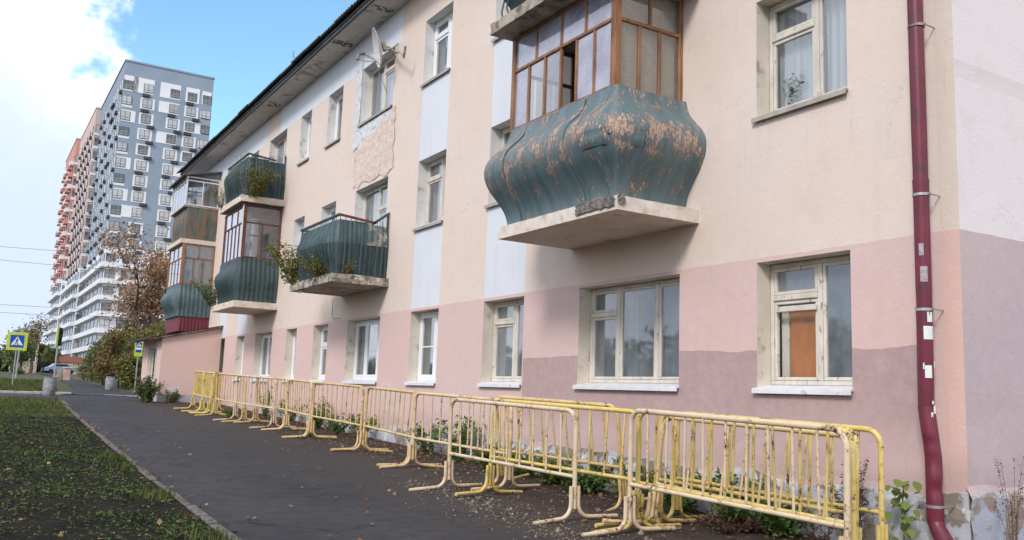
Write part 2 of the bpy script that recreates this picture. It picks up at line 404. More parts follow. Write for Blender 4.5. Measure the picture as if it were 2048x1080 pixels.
def m_teal_peel():
    m = Nodes("peeling_teal_paint")
    uv = m.tc('UV'); u, v, _ = m.sep(uv)           # u: metres round the balcony, v: height in metres
    a = m.noise(1.0, 8, .68, m.comb(m.mt('MULTIPLY', u, 34.0), m.mt('MULTIPLY', v, 6.5), 0.0))
    b = m.noise(1.0, 6, .62, m.comb(m.mt('MULTIPLY', u, 4.5), m.mt('MULTIPLY', v, 3.2), 3.0))
    c = m.noise(1.0, 9, .72, m.comb(m.mt('MULTIPLY', u, 55.0), m.mt('MULTIPLY', v, 22.0), 7.0))
    hb = m.mt('SUBTRACT', 1.0, m.mt('ABSOLUTE', m.mt('DIVIDE', m.mt('SUBTRACT', v, .86), .66)), clamp=True)     # worn on the shoulder
    k = m.mt('MULTIPLY_ADD', a, .58, m.mt('MULTIPLY', b, .58))
    k = m.mt('MULTIPLY_ADD', c, .42, k)
    k = m.mt('MULTIPLY_ADD', hb, .08, k)
    peel = m.st(k, .885, .897)
    rust = m.st(k, .805, .905)
    tealn = m.noise(1.0, 6, .55, m.comb(m.mt('MULTIPLY', u, 9.0), m.mt('MULTIPLY', v, 1.2), 1.0))
    teal = m.mix(m.st(tealn, .3, .7), (.082, .136, .155), (.128, .195, .215))
    teal = m.mix(m.st(c, .5, .9, 0, .5), teal, (.05, .085, .095))
    wood = m.mix(m.st(c, .35, .65), (.26, .17, .125), (.55, .395, .32))
    col = m.mix(m.mt('MULTIPLY', rust, .6), teal, (.22, .125, .075))
    col = m.mix(peel, col, wood)
    h = m.mt('ADD', m.mt('MULTIPLY', peel, -1.0), m.mt('MULTIPLY', c, .3))
    return m.done(m.principled(col, m.mt('MULTIPLY_ADD', peel, .3, .5), 0, m.bump(h, .6, .006), .4))
M_PEEL = m_teal_peel()
M_TEAL = simple("teal_painted_sheet", (.050, .080, .088), .55, .3, 3, .2, 30, dirt=(.03, .045, .045), dirt_amt=.4, dirt_scale=3, spec=.4)
M_TEALL = simple("pale_teal_painted_sheet", (.085, .135, .145), .5, .25, 3, .2, 30, dirt=(.05, .09, .09), dirt_amt=.35, dirt_scale=4, spec=.4)
M_TEALRUST = simple("teal_boards_gone_brown", (.075, .12, .125), .7, .3, 5, .4, 30, dirt=(.20, .125, .075), dirt_amt=.7, dirt_scale=6, stretch=(1, 2, .25))
M_TEALPINK = simple("teal_sheet_flaked_to_pink", (.10, .165, .175), .6, .2, 5, .3, 30, dirt=(.48, .385, .33), dirt_amt=.65, dirt_scale=4.2)
M_ALU = simple("white_metal_glazing_bar", (.68, .70, .72), .45, .1, 5, .05, 30)
M_BLIND = None
def m_blind():
    m = Nodes("split_bamboo_blind"); x, y, z = m.sep(m.tc())
    s = m.mt('SINE', m.mt('MULTIPLY', z, 300.0)); w = m.mt('SINE', m.mt('MULTIPLY', x, 58.0))
    f = m.noise(12, 5, .6, m.comb(x, y, m.mt('MULTIPLY', z, 9.0)))
    c = m.mix(m.st(f, .3, .7), (.56, .44, .29), (.72, .60, .43))
    c = m.mix(m.st(s, .3, 1, 0, .35), c, (.42, .31, .20))
    c = m.mix(m.st(w, .93, 1.0, 0, .5), c, (.70, .63, .53))
    return m.done(m.principled(c, .85, 0, m.bump(s, .3, .003), .1))
M_BLIND = m_blind()
def m_asphalt():
    m = Nodes("asphalt"); x, y, z = m.sep(m.tc())
    b = m.noise(.5, 5); f = m.noise(5, 8, .65); gr = m.noise(120, 4, .7); sp = m.vor(70)
    c = m.mix(m.st(b, .3, .7), (.029, .028, .031), (.043, .041, .044))
    c = m.mix(m.st(f, .45, .75, 0, .5), c, (.019, .019, .020))
    c = m.mix(m.st(gr, .60, .78, 0, .5), c, (.065, .062, .06))
    pt = m.noise(.32, 6, .6, m.comb(x, m.mt('MULTIPLY', y, .45), 2.0)); c = m.mix(m.st(pt, .52, .60, 0, .45), c, (.050, .047, .046)); c = m.mix(m.st(pt, .34, .44, .4, 0), c, (.016, .016, .018))
    cv = m.vor(.55, m.vadd(m.tc(), m.comb(m.mt('MULTIPLY', m.noise(1.5, 6, .65), .9), m.mt('MULTIPLY', m.noise(1.8, 6, .65), .9), 0.0)), 'DISTANCE_TO_EDGE')
    c = m.mix(m.mt('MULTIPLY', m.mt('LESS_THAN', cv.outputs['Distance'], .007), m.st(m.noise(.4, 3), .5, .56)), c, (.010, .010, .010))
    # brown grit washed in from the verge
    ed = m.st(m.mt('ADD', x, m.mt('MULTIPLY', m.mt('SUBTRACT', m.noise(.7, 7, .6), .5), 1.6)), 3.3, 5.2)
    ed = m.mt('MULTIPLY', ed, m.mt('LESS_THAN', y, 31))
    c = m.mix(m.mt('MULTIPLY', ed, .8), c, m.mix(m.st(f, .35, .7), (.038, .029, .026), (.062, .048, .042)))
    mud = m.st(m.noise(1.3, 8, .7), .58, .7, 0, .6); nearl = m.st(x, 1.9, 2.8, 1, 0)
    c = m.mix(m.mt('MULTIPLY', mud, nearl), c, (.018, .013, .011))
    return m.done(m.principled(c, m.st(f, .3, .7, .6, .9), 0, m.bump(gr, .12, .002), .25))
M_ASPH = m_asphalt()
def m_dirt():
    m = Nodes("gritty_dirt"); x, y, z = m.sep(m.tc())
    f = m.noise(2.2, 8, .65); gr = m.noise(90, 5, .7); sp = m.vor(30)
    c = m.mix(m.st(f, .3, .7), (.050, .039, .033), (.080, .062, .052))
    c = m.mix(m.st(m.noise(.6, 5), .5, .7, 0, .6), c, (.055, .035, .026))
    c = m.mix(m.st(gr, .62, .75, 0, .5), c, (.11, .095, .082))
    peb = m.mt('MULTIPLY', m.mt('LESS_THAN', sp.outputs['Distance'], .22), m.mt('GREATER_THAN', m.noise(3, 3), .52))
    c = m.mix(m.mt('MULTIPLY', peb, .6), c, (.17, .145, .125))
    h = m.mt('ADD', gr, m.mt('MULTIPLY', f, 1.5))
    return m.done(m.principled(c, .92, 0, m.bump(h, .7, .015), .15))
M_DIRT = m_dirt()
def m_soil():
    m = Nodes("lawn_soil"); x, y, z = m.sep(m.tc())
    f = m.noise(3.0, 8, .7); gr = m.noise(40, 5, .7); b = m.noise(.35, 4)
    c = m.mix(m.st(f, .35, .65), (.012, .0095, .008), (.030, .023, .018))
    c = m.mix(m.st(gr, .5, .75, 0, .5), c, (.022, .032, .012))
    gn = m.mix(m.st(gr, .3, .7), (.045, .055, .018), (.085, .085, .03))
    c = m.mix(m.st(m.mt('ADD', y, m.mt('MULTIPLY', f, 3.0)), 22.5, 24.5), c, gn)
    c = m.mix(m.mt('MULTIPLY', m.st(m.mt('ABSOLUTE', m.mt('SUBTRACT', y, 31.0)), 0.6, 2.2, 1, 0), .7), c, (.07, .05, .032))
    h = m.mt('ADD', gr, m.mt('MULTIPLY', f, 2.0))
    return m.done(m.principled(c, .95, 0, m.bump(h, .8, .03), .1))
M_SOIL = m_soil()
M_FAR = simple("rough_grass_ground", (.060, .062, .024), .95, .4, .25, .6, 6, col2=(.085, .075, .035), bdist=.03)
M_KERB = simple("kerb_concrete", (.16, .145, .13), .9, .3, 6, .6, 40, dirt=(.05, .04, .034), dirt_amt=.5, dirt_scale=5)
M_KERBW = simple("whitewashed_kerb", (.52, .50, .47), .9, .25, 4, .5, 30, dirt=(.2, .17, .14), dirt_amt=.4, dirt_scale=4)
def m_paint(name, c1, c2, chip=.5):
    m = Nodes(name)
    oi = m.n("ShaderNodeObjectInfo")
    v = m.vadd(m.tc(), m.comb(m.mt('MULTIPLY', oi.outputs['Random'], 50.0), 0.0, 0.0))
    f = m.noise(4, 4, .5, v); k = m.noise(26, 7, .72, v); big = m.noise(3.2, 4, .6, v); k2 = m.noise(75, 5, .7, v)
    c = m.mix(m.st(f, .3, .7), c1, c2)
    c = m.mix(m.st(m.noise(9, 6, .7, v), .48, .72, 0, .55), c, tuple(x * .62 for x in c1))
    c = m.mix(m.st(m.noise(14, 5, .6, v), .58, .75, 0, .5), c, (.70, .62, .50))
    q = m.mt('ADD', m.mt('MULTIPLY', big, .55), m.mt('ADD', m.mt('MULTIPLY', k, .55), m.mt('MULTIPLY', k2, .25)))
    th = .825 - chip * .10
    c = m.mix(m.st(q, th - .07, th, 0, .7), c, (.27, .15, .065))
    c = m.mix(m.st(q, th, th + .02), c, (.050, .026, .018))
    return m.done(m.principled(c, .5, 0, m.bump(k, .25, .003), .4))
M_YEL = m_paint("chipped_yellow_paint", (.65, .48, .12), (.67, .52, .20), .62)
M_PEACH = m_paint("chipped_peach_paint", (.66, .47, .25), (.68, .51, .30), .5)
M_CREAM = m_paint("chipped_cream_paint", (.66, .53, .37), (.66, .50, .33), .55)
M_OCHRE = m_paint("faded_ochre_paint", (.60, .42, .17), (.65, .48, .25), .5)
def m_leaf(name, a, b, rough=.6, trans=.25):
    m = Nodes(name)
    gm = m.n("ShaderNodeNewGeometry"); r = gm.outputs['Random Per Island']
    c = m.mix(r, a, b)
    c = m.mix(m.mt('GREATER_THAN', m.mt('FRACT', m.mt('MULTIPLY', r, 7.31)), .8), c, tuple(x * .55 for x in a))
    p = m.principled(c, rough, 0, None, .25)
    t = m.n("ShaderNodeBsdfTranslucent"); m.set(t.inputs[0], c)
    mx = m.n("ShaderNodeMixShader"); mx.inputs[0].default_value = trans; m.t.links.new(p, mx.inputs[1]); m.t.links.new(t.outputs[0], mx.inputs[2])
    return m.done(mx.outputs[0])
M_LGRASS = m_leaf("clover_and_grass", (0.0440, 0.0725, 0.0180), (0.1155, 0.1500, 0.0450))
M_LGRASSY = m_leaf("short_lawn_grass", (.07, .10, .02), (.13, .14, .04))
M_LWEED = m_leaf("weed_leaves", (0.0785, 0.1615, 0.0403), (0.1906, 0.2803, 0.0785))
M_LVINE = m_leaf("vine_leaves", (0.1169, 0.1925, 0.0413), (0.2338, 0.2750, 0.0688))
M_LYEL = m_leaf("yellowing_leaves", (0.1300, 0.1560, 0.0390), (0.3120, 0.2470, 0.0650))
M_LAUT = m_leaf("autumn_leaves", (0.2938, 0.1668, 0.0943), (0.5185, 0.3073, 0.1767))
M_LBUSH = m_leaf("olive_bush_leaves", (0.1413, 0.1536, 0.0453), (0.2944, 0.2374, 0.0795))
M_LBUSHG = m_leaf("green_bush_leaves", (0.0972, 0.1322, 0.0475), (0.1944, 0.2041, 0.0756))
M_LBUSHR = m_leaf("russet_bush_leaves", (0.1853, 0.1264, 0.0513), (0.2851, 0.2021, 0.0770))
M_LDRY = m_leaf("dry_brown_leaves", (.12, .07, .05), (.20, .12, .085))
M_LFALL = m_leaf("fallen_leaves", (.20, .09, .045), (.38, .22, .11))
M_BARK = simple("bark", (.10, .075, .055), .9, .4, 8, .8, 20)
M_STEM = simple("green_brown_stem", (.10, .09, .045), .8, .3, 20, 0)
M_DRYSTEM = simple("dry_stem", (.15, .09, .07), .85, .3, 20, 0)

# ------------------------------------------------------------------ setting: terrain, road, path, kerbs
def strip_mesh(name, ys, xl, xr, mat, dz, nx=6, bumpy=0.0, parent=None):
    rng = np.random.default_rng(3); V = []; F = []
    for i, y in enumerate(ys):
        a, b = xl(y), xr(y)
        for j in range(nx + 1):
            V.append((a + (b - a) * j / nx, y, g(y) + dz + (bumpy * rng.normal() if 0 < j < nx else 0)))
    for i in range(len(ys) - 1):
        for j in range(nx):
            k = i * (nx + 1) + j; F.append((k, k + 1, k + nx + 2, k + nx + 1))
    o = link_mesh(name, np_mesh(name, np.array(V), np.array(F), [mat], True), parent)
    return o
ysG = list(np.linspace(-300, -12, 12)) + list(np.linspace(-10, 30.6, 30)) + list(np.linspace(33, 130, 20)) + [200, 500, 1500, 3500]
tag(strip_mesh("ground", ysG, lambda y: -2500, lambda y: 2500, M_FAR, -0.035, 40), kind='structure')
KX = [(-10, 1.93), (7.7, 1.93), (11.2, 1.96), (17.3, 2.10), (22.8, 2.24), (29.7, 2.5), (34, 2.72)]
def kx(y): return float(np.interp(y, [a for a, _ in KX], [b for _, b in KX]))
DX = [(-10, 4.3), (4, 4.4), (6.55, 4.6), (8.5, 4.95), (10.3, 5.3), (12.6, 5.6), (15, 5.7), (19.3, 5.65), (24, 5.4), (27.1, 4.85), (31.5, 4.4)]
def dx(y): return float(np.interp(y, [a for a, _ in DX], [b for _, b in DX]))
ysP = list(np.linspace(-6, 32.6, 120))
tag(strip_mesh("asphalt_path", ysP, lambda y: kx(y) + .05, lambda y: dx(y) + 0.10 * math.sin(y * 1.7) + 0.07 * math.sin(y * 4.1), M_ASPH, 0.0, 8), kind='structure')
tag(strip_mesh("dirt_verge", list(np.linspace(-6, 32.0, 160)), lambda y: dx(y) - .35, lambda y: 7.6 if y > 4.4 else 14.0, M_DIRT, -0.005, 30, 0.006), kind='structure')
tag(strip_mesh("lawn", list(np.linspace(-6, 31.9, 160)), lambda y: -30, lambda y: kx(y) - .03, M_SOIL, 0.01, 90, 0.012), kind='structure')
tag(strip_mesh("cross_street", list(np.linspace(32.2, 36.0, 8)), lambda y: -60, lambda y: 40, M_ASPH, -0.012, 40), kind='structure')
def kerb_run(name, pts, mat, w, h, length, up):
    root = tag(empty(name, (pts[0][0], pts[0][1], 0)), kind='structure')
    me = MB().bbox(-w / 2, w / 2, 0.004, length - .006, -h, up, .008).mesh("kerb_stone", [mat])
    for (ax, ay), (bx, by) in zip(pts[:-1], pts[1:]):
        L = math.hypot(bx - ax, by - ay); nn = max(1, int(L / length)); rz = math.atan2(-(bx - ax), by - ay)
        for i in range(nn):
            t = i / nn; X = ax + (bx - ax) * t; Y = ay + (by - ay) * t
            o = link_mesh("kerb_stone", me, root, (X - pts[0][0] + R.uniform(-.006, .006), Y - pts[0][1], g(Y) + R.uniform(-.016, .008)), (R.uniform(-.01, .01) + math.atan(.025) if Y < 30 and abs(by - ay) > abs(bx - ax) else 0, 0, rz + R.uniform(-.006, .006)))
    return root
kerb_run("path_kerb", [(kx(y), y) for y in (4.0, 8.0, 12.0, 17.0, 22.0, 27.0, 32.0)], M_KERB, .09, .14, 1.0, .022)
kerb_run("street_kerb", [(-20.0, 36.2), (3.4, 36.7)], M_KERBW, .55, .2, 1.2, .06)
kerb_run("far_street_kerb", [(3.45, 36.6), (9.5, 35.9)], M_KERBW, .16, .2, 1.0, .012)
# the path going on beyond the street
FP = [(36.6, 3.0, 6.1), (42, 4.0, 6.2), (50, 4.6, 6.3), (60, 5.2, 6.7), (75, 5.9, 7.3), (95, 6.7, 8.2), (127, 7.6, 9.4), (140, 7.9, 9.8)]
fpi = lambda k: (lambda y: float(np.interp(y, [a[0] for a in FP], [a[k] for a in FP])))
tag(strip_mesh("far_path", list(np.linspace(36.3, 139, 50)), fpi(1), fpi(2), M_ASPH, 0.004, 4), kind='structure')

# grass, clover on the bare soil (uncountable)
def make_grass():
    rng = np.random.default_rng(5)
    N = 80000
    t = rng.random(N); y = 5.5 + (26.0 - 5.5) * t ** 1.35
    x = kx(10) - 0.05 - rng.random(N) ** 1.0 * (5.5 + 0.35 * y)
    # clumping
    cxs = rng.uniform(-14, 2.2, 900); cys = rng.uniform(5, 27, 900); 
    k = rng.integers(0, 900, N); pick = rng.random(N) < .72
    x = np.where(pick, cxs[k] + rng.normal(0, .16, N), x); y = np.where(pick, cys[k] + rng.normal(0, .16, N), y)
    lim = np.interp(y, [a for a, _ in KX], [b for _, b in KX]) - .08
    ok = (x < lim) & (y > 5.3) & (y < 26.5) & (x > -14); x = x[ok]; y = y[ok]; N = len(x)
    z = -1.4 + .025 * y + .012
    # leaf rosettes: each tuft is 3-4 small leaves; some tall grass blades
    reps = 3
    C = np.repeat(np.stack([x, y, z], 1), reps, 0); C[:, :2] += rng.normal(0, .012, (len(C), 2))
    s = rng.uniform(.012, .034, len(C)) * (1 + .02 * (C[:, 1]))
    V, F = leaves(C + np.array([0, 0, .006]), s, rng, .35, .75, .1)
    # keep leaves above the soil
    zz = V.reshape(-1, 4, 3); base = zz[:, :1, 2]; zz[:, :, 2] = base + np.abs(zz[:, :, 2] - base) * .8
    tag(link_mesh("clover_ground_cover", np_mesh("clover_ground_cover", zz.reshape(-1, 3), F, [M_LGRASS])), kind='stuff')
    # blades
    def blades(name, xs, ys_, hmin, hmax, mat):
        n = len(xs); h = rng.uniform(hmin, hmax, n); a = rng.uniform(0, 6.28, n); w = .0035 + .0004 * ys_
        d = np.stack([np.cos(a), np.sin(a)], 1); lean = rng.uniform(.1, .8, n)
        b = np.stack([xs, ys_, np.array([g(q) for q in ys_]) + .01], 1)
        side = np.stack([-d[:, 1], d[:, 0], np.zeros(n)], 1) * w[:, None]
        tip = b + np.stack([d[:, 0] * h * lean, d[:, 1] * h * lean, h], 1)
        V = np.stack([b - side, b + side, tip], 1).reshape(-1, 3)
        tag(link_mesh(name, np_mesh(name, V, np.arange(3 * n).reshape(n, 3), [mat])), kind='stuff')
    n = 2600; ky = rng.uniform(5.5, 14, n); kxx = np.interp(ky, [a for a, _ in KX], [b for _, b in KX]) - np.abs(rng.normal(.03, .16, n)) - .05
    sel = (np.sin(ky * 2.1) + np.sin(ky * 5.3 + 1) > 0.9) | (ky < 7.6)
    blades("kerbside_grass", kxx[sel], ky[sel], .03, .12, M_LGRASSY)
    n = 26000; yy = rng.uniform(23.0, 30.6, n); xx = rng.uniform(-12, 2.45, n)
    edge = 23.3 + .7 * np.sin(xx * .9) ; ok2 = (yy > edge) & (rng.random(n) < np.clip((31 - yy) / 4.0, .15, 1)) & (xx < np.interp(yy, [a for a, _ in KX], [b for _, b in KX]) - .15)
    blades("mown_grass", xx[ok2], yy[ok2], .02, .07, M_LGRASSY)
    n = 26000; yy = 37.2 + rng.random(n) ** 1.5 * 30; xx = rng.uniform(-14, 3.0, n) + (yy - 37) * .06
    blades("verge_grass", xx, yy, .04, .13, M_LGRASSY)
make_grass()
# scattered fallen leaves and gravel (uncountable)
def make_litter():
    rng = np.random.default_rng(9)
    n = 2600; y = 5.5 + rng.random(n) ** 1.4 * 26; x = rng.uniform(-9, 7.0, n)
    keep = (x > dx(12) - .2) | (rng.random(n) < .35); x = x[keep]; y = y[keep]
    m = 260; yk = rng.uniform(6, 31, m); xk = np.array([kx(q) for q in yk]) + rng.normal(0, .12, m)
    k = 1500; yw = rng.uniform(5, 30, k); xw = 7.05 - np.abs(rng.normal(0, .55, k))
    x = np.r_[x, xk, xw]; y = np.r_[y, yk, yw]
    C = np.stack([x, y, np.array([g(q) for q in y]) + .03], 1)
    V, F = leaves(C, rng.uniform(.03, .075, len(C)), rng, .88, .75, .15)
    tag(link_mesh("fallen_leaves", np_mesh("fallen_leaves", V, F, [M_LFALL])), kind='stuff')
    # gravel: small octahedral stones, thickest in a spill by the path edge
    n = 3600; y = 5.6 + rng.random(n) ** 1.2 * 22; x = np.array([dx(q) for q in y]) + np.abs(rng.normal(.6, .9, n))
    ns = 1500; ys_ = rng.uniform(5.2, 10.5, ns); xs = 4.75 + .10 * (ys_ - 8) + rng.normal(0, .24, ns)
    x = np.r_[x, xs]; y = np.r_[y, ys_]; ok = x < 7.1; x = x[ok]; y = y[ok]; n = len(x)
    r = np.exp(rng.normal(-4.85, .5, n)); big = rng.random(n) < .012; r[big] *= 2.3
    O = np.array([(1, 0, 0), (-1, 0, 0), (0, 1, 0), (0, -1, 0), (0, 0, .8), (0, 0, -.6)], float)
    P = O[None] * (r[:, None, None]) * rng.uniform(.6, 1.3, (n, 6, 3))
    a = rng.uniform(0, 6.28, n); ca, sa = np.cos(a)[:, None], np.sin(a)[:, None]
    Q = P.copy(); Q[..., 0] = P[..., 0] * ca - P[..., 1] * sa; Q[..., 1] = P[..., 0] * sa + P[..., 1] * ca
    Q += np.stack([x, y, np.array([g(q) for q in y]) + .004], 1)[:, None]
    T = np.array([(0, 2, 4), (2, 1, 4), (1, 3, 4), (3, 0, 4), (2, 0, 5), (1, 2, 5), (3, 1, 5), (0, 3, 5)])
    F = (np.arange(n)[:, None, None] * 6 + T[None]).reshape(-1, 3)
    M_ST = simple("pale_gravel", (.20, .165, .135), .9, .35, 20, .3, 80, island=1.3)
    tag(link_mesh("gravel", np_mesh("gravel", Q.reshape(-1, 3), F, [M_ST])), kind='stuff')
make_litter()

# ------------------------------------------------------------------ the three-storey apartment house
house = tag(empty("apartment_house", (XF, Y0, -1.3)), "long three-storey pink and cream plastered apartment house with bulging balconies", "apartment house")
def hobj(mb, name, mats, parent=None):
    """build in world coordinates, then hang under the house (or one of its parts)"""
    o = mb.build(name, mats)
    p = parent or house
    o.parent = p
    o.matrix_parent_inverse = Matrix.Translation(-Vector(world_of(p)))
    return o
def world_of(o):
    v = Vector(o.location)
    q = o
    while q.parent is not None:
        v = v + Vector(q.matrix_parent_inverse.translation)
        q = q.parent; v = v + Vector(q.location)
    return v
# columns of windows: (y0,y1) ; storeys: (z0,z1)
F1 = (0.155, 1.515); F2 = (3.13, 4.50); F3 = (6.06, 7.42)
COLS = {'A': (5.56, 6.76), 'B': (7.99, 10.05), 'C': (11.50, 12.75), 'D': (14.41, 15.60), 'E': (17.10, 18.95), 'F': (20.22, 21.24), 'G': (22.57, 23.45),
        'H': (24.75, 26.47), 'I': (27.68, 28.60), 'J': (30.12, 31.03)}
OPEN = []     # (col, floor, y0,y1,z0,z1)
for c, (a, b) in COLS.items():
    for fi, (z0, z1) in enumerate((F1, F2, F3)):
        if c in 'BEH' and fi > 0: z0 = z0 - 0.75          # balcony doors reach lower
        OPEN.append((c, fi, a, b, z0, z1))
OPEN.append(('K', 1, 33.1, 34.7, F2[0] - .75, F2[1])); OPEN.append(('K', 2, 33.1, 34.7, F3[0] - .75, F3[1]))
def build_shell():
    ys = {Y0, Y1}; zs = {-1.75, 8.35, 7.42, 1.57, 6.06, 4.50}
    for c, fi, a, b, z0, z1 in OPEN: ys |= {a, b}; zs |= {z0, z1}
    ys |= {16.78, 25.45, 26.9, 31.04}
    ys = sorted(ys); zs = sorted(zs)
    mb = MB()
    for i in range(len(ys) - 1):
        for j in range(len(zs) - 1):
            y, z = (ys[i] + ys[i + 1]) / 2, (zs[j] + zs[j + 1]) / 2
            if any(a < y < b and z0 < z < z1 for c, fi, a, b, z0, z1 in OPEN): continue
            white = False
            for c in 'CDIJ':
                a, b = COLS[c]
                if a < y < b and z > 1.57 and not (c == 'D' and z > 7.42): white = True
            if z > 7.42 and y > 16.78 and not (25.45 < y < 26.9): white = True
            n = max(1, int((ys[i + 1] - ys[i]) / .6))
            mb.quad((XF, ys[i], zs[j]), (XF, ys[i], zs[j + 1]), (XF, ys[i + 1], zs[j + 1]), (XF, ys[i + 1], zs[j]), 1 if white else 0)
    XB = 19.5
    mb.quad((XF, Y0, -1.75), (XB, Y0, -1.75), (XB, Y0, 8.35), (XF, Y0, 8.35), 0)
    mb.quad((XB, Y0, -1.75), (XB, Y1, -1.75), (XB, Y1, 8.35), (XB, Y0, 8.35), 0)
    mb.quad((XB, Y1, -1.75), (XF, Y1, -1.75), (XF, Y1, 8.35), (XB, Y1, 8.35), 0)
    hobj(mb, "wall", [M_FAC, M_WHITE])
    # plinth, a little proud and uneven
    rng = np.random.default_rng(2)
    def pl(u, v):
        y = Y0 - .02 + (Y1 - Y0 + .02) * u; zt = -0.74 + .05 * math.sin(y * 1.3) + .04 * math.sin(y * 3.7) + .02 * math.sin(y * 11)
        z = -1.75 + (zt + 1.75) * v
        k = .022 if v < .97 else 0.0
        return (XF - k - .012 * (rng.random() ** 3 if v < .95 else 0), y, z)
    hobj(MB().grid(lambda u, v: pl(u, v), 320, 10, smooth=False), "plinth", [M_FAC])
    def pl2(u, v):
        x = XF - .03 + 12.3 * u; zt = -0.60 + .03 * math.sin(x * 2.3) + .02 * math.sin(x * 7)
        return (x, Y0 - (.03 if v < .97 else 0) - .02 * (rng.random() ** 2 if v < .95 else 0), -1.75 + (zt + 1.75) * v)
    hobj(MB().grid(lambda u, v: pl2(1 - u, v), 120, 12, smooth=False), "plinth", [M_FAC])
    # roof
    rf = MB()
    EX = 6.42
    rf.hexa(((EX + .12, Y0 - .5, 8.30), (13.4, Y0 - .5, 11.5), (13.4, Y1 + .4, 11.5), (EX + .12, Y1 + .4, 8.30), (EX + .12, Y0 - .5, 8.36), (13.4, Y0 - .5, 11.56), (13.4, Y1 + .4, 11.56), (EX + .12, Y1 + .4, 8.36)))
    rf.hexa(((13.4, Y0 - .5, 11.5), (20.3, Y0 - .5, 8.3), (20.3, Y1 + .4, 8.3), (13.4, Y1 + .4, 11.5), (13.4, Y0 - .5, 11.56), (20.3, Y0 - .5, 8.36), (20.3, Y1 + .4, 8.36), (13.4, Y1 + .4, 11.56)))
    roof = hobj(rf, "roof", [M_SLATE])
    # corrugated sheets along the eave
    yy = Y0 - .5; me = None
    def sheet(u, v):
        y = 1.12 * u; zz = .028 * math.sin(y / .15 * 2 * math.pi)
        return (v * 1.6, y, zz + v * 1.6 * .46)
    sm = MB().grid(sheet, 60, 1, shell=.012, nfn=lambda u, v: (-.42, 0, .9)).mesh("roof_sheet", [M_SLATE])
    while yy < Y1 + .3:
        o = link_mesh("roof_sheet", sm, None, (EX + R.uniform(-.02, .02), yy, 8.40 + R.uniform(-.008, .008)))
        o.parent = roof; o.matrix_parent_inverse = Matrix.Translation(-world_of(roof)); yy += 1.07
    # cornice slabs with open joints
    yy = Y0 - .35
    while yy < Y1:
        y2 = min(yy + 2.6, Y1 + .25)
        hobj(MB().bbox(6.60, XF + .05, yy + .006, y2 - .006, 8.20 + R.uniform(-.004, .004), 8.36, .012), "cornice_slab", [M_SOFFIT]); yy = y2
    hobj(MB().bbox(6.56, 6.60, Y0 - .4, Y1 + .3, 8.215, 8.345, .006), "fascia_board", [M_SLATE])
    # broken bits hanging at the cornice
    for (y, s) in ((17.2, .1), (19.6, .16), (25.3, .2), (29.2, .1)):
        mbk = MB().grid(lambda u, v: (6.63 + .5 * u + .01 * R.random(), y + s * (v - .5) * 2 + .02 * R.random(), 8.193 + .012 * R.random()), 8, 4, smooth=False)
        hobj(mbk, "cornice_damage", [M_BRICKRAW])
build_shell()

# rough re-plastered patch round the satellite-dish window
def rough_patch():
    rng = np.random.default_rng(21)
    NY, NZ = 110, 130; ya, yb, za, zb = 16.72, 19.45, 4.50, 7.75
    nz = rng.random((NY + 3, NZ + 3)); sm = (nz[:-2, :-2] + nz[1:-1, :-2] + nz[2:, :-2] + nz[:-2, 1:-1] + nz[1:-1, 1:-1] + nz[2:, 1:-1] + nz[:-2, 2:] + nz[1:-1, 2:] + nz[2:, 2:]) / 9
    low = np.interp(np.arange(NY + 1), np.arange(0, NY + 12, 6), rng.random(len(np.arange(0, NY + 12, 6))))
    lowz = np.interp(np.arange(NZ + 1), np.arange(0, NZ + 12, 5), rng.random(len(np.arange(0, NZ + 12, 5))))
    for nm, mat, test in (("rough_plaster", M_ROUGHP, lambda y, z, i, j: 16.82 + .13 * lowz[j] < y < 19.12 + .16 * lowz[j] and 4.52 + .14 * low[i] < z < min(6.0, 5.62 + .35 * (18.4 - y) / 1.5 + .22 * (low[i] - .5))),
                          ("rough_whitewash", M_ROUGHW, lambda y, z, i, j: ((18.96 < y < 19.22 + .14 * lowz[j] and 5.42 + .2 * low[i] < z < 7.66) or (17.08 < y < 18.96 and 5.62 + .35 * (18.4 - y) / 1.5 + .22 * (low[i] - .5) <= z < 6.0)))):
        V = {}; vs_ = []; fs = []
        def vid(i, j):
            if (i, j) not in V:
                V[(i, j)] = len(vs_)
                vs_.append((XF - .006 - .030 * max(0, sm[i, j] - .35) - .006 * rng.random(), ya + (yb - ya) * i / NY, za + (zb - za) * j / NZ))
            return V[(i, j)]
        for i in range(NY):
            for j in range(NZ):
                y = ya + (yb - ya) * (i + .5) / NY; z = za + (zb - za) * (j + .5) / NZ
                if COLS['E'][0] - .01 < y < COLS['E'][1] + .01 and (F3[0] - .76 + .78 < z < F3[1] + .01 or z < F2[1] + .01): continue
                if test(y, z, i, j): fs.append((vid(i, j), vid(i, j + 1), vid(i + 1, j + 1), vid(i + 1, j)))
        hobj(MB().add(vs_, fs, 0, True), nm, [mat])
M_ROUGHP = simple("rough_salmon_plaster", (.71, .575, .50), .95, .12, 9, .55, 30, dirt=(.50, .36, .29), dirt_amt=.25, dirt_scale=7, bdist=.02)
M_ROUGHW = simple("rough_whitewash", (.66, .68, .72), .95, .12, 9, .8, 30, dirt=(.45, .42, .4), dirt_amt=.3, dirt_scale=7, bdist=.015)

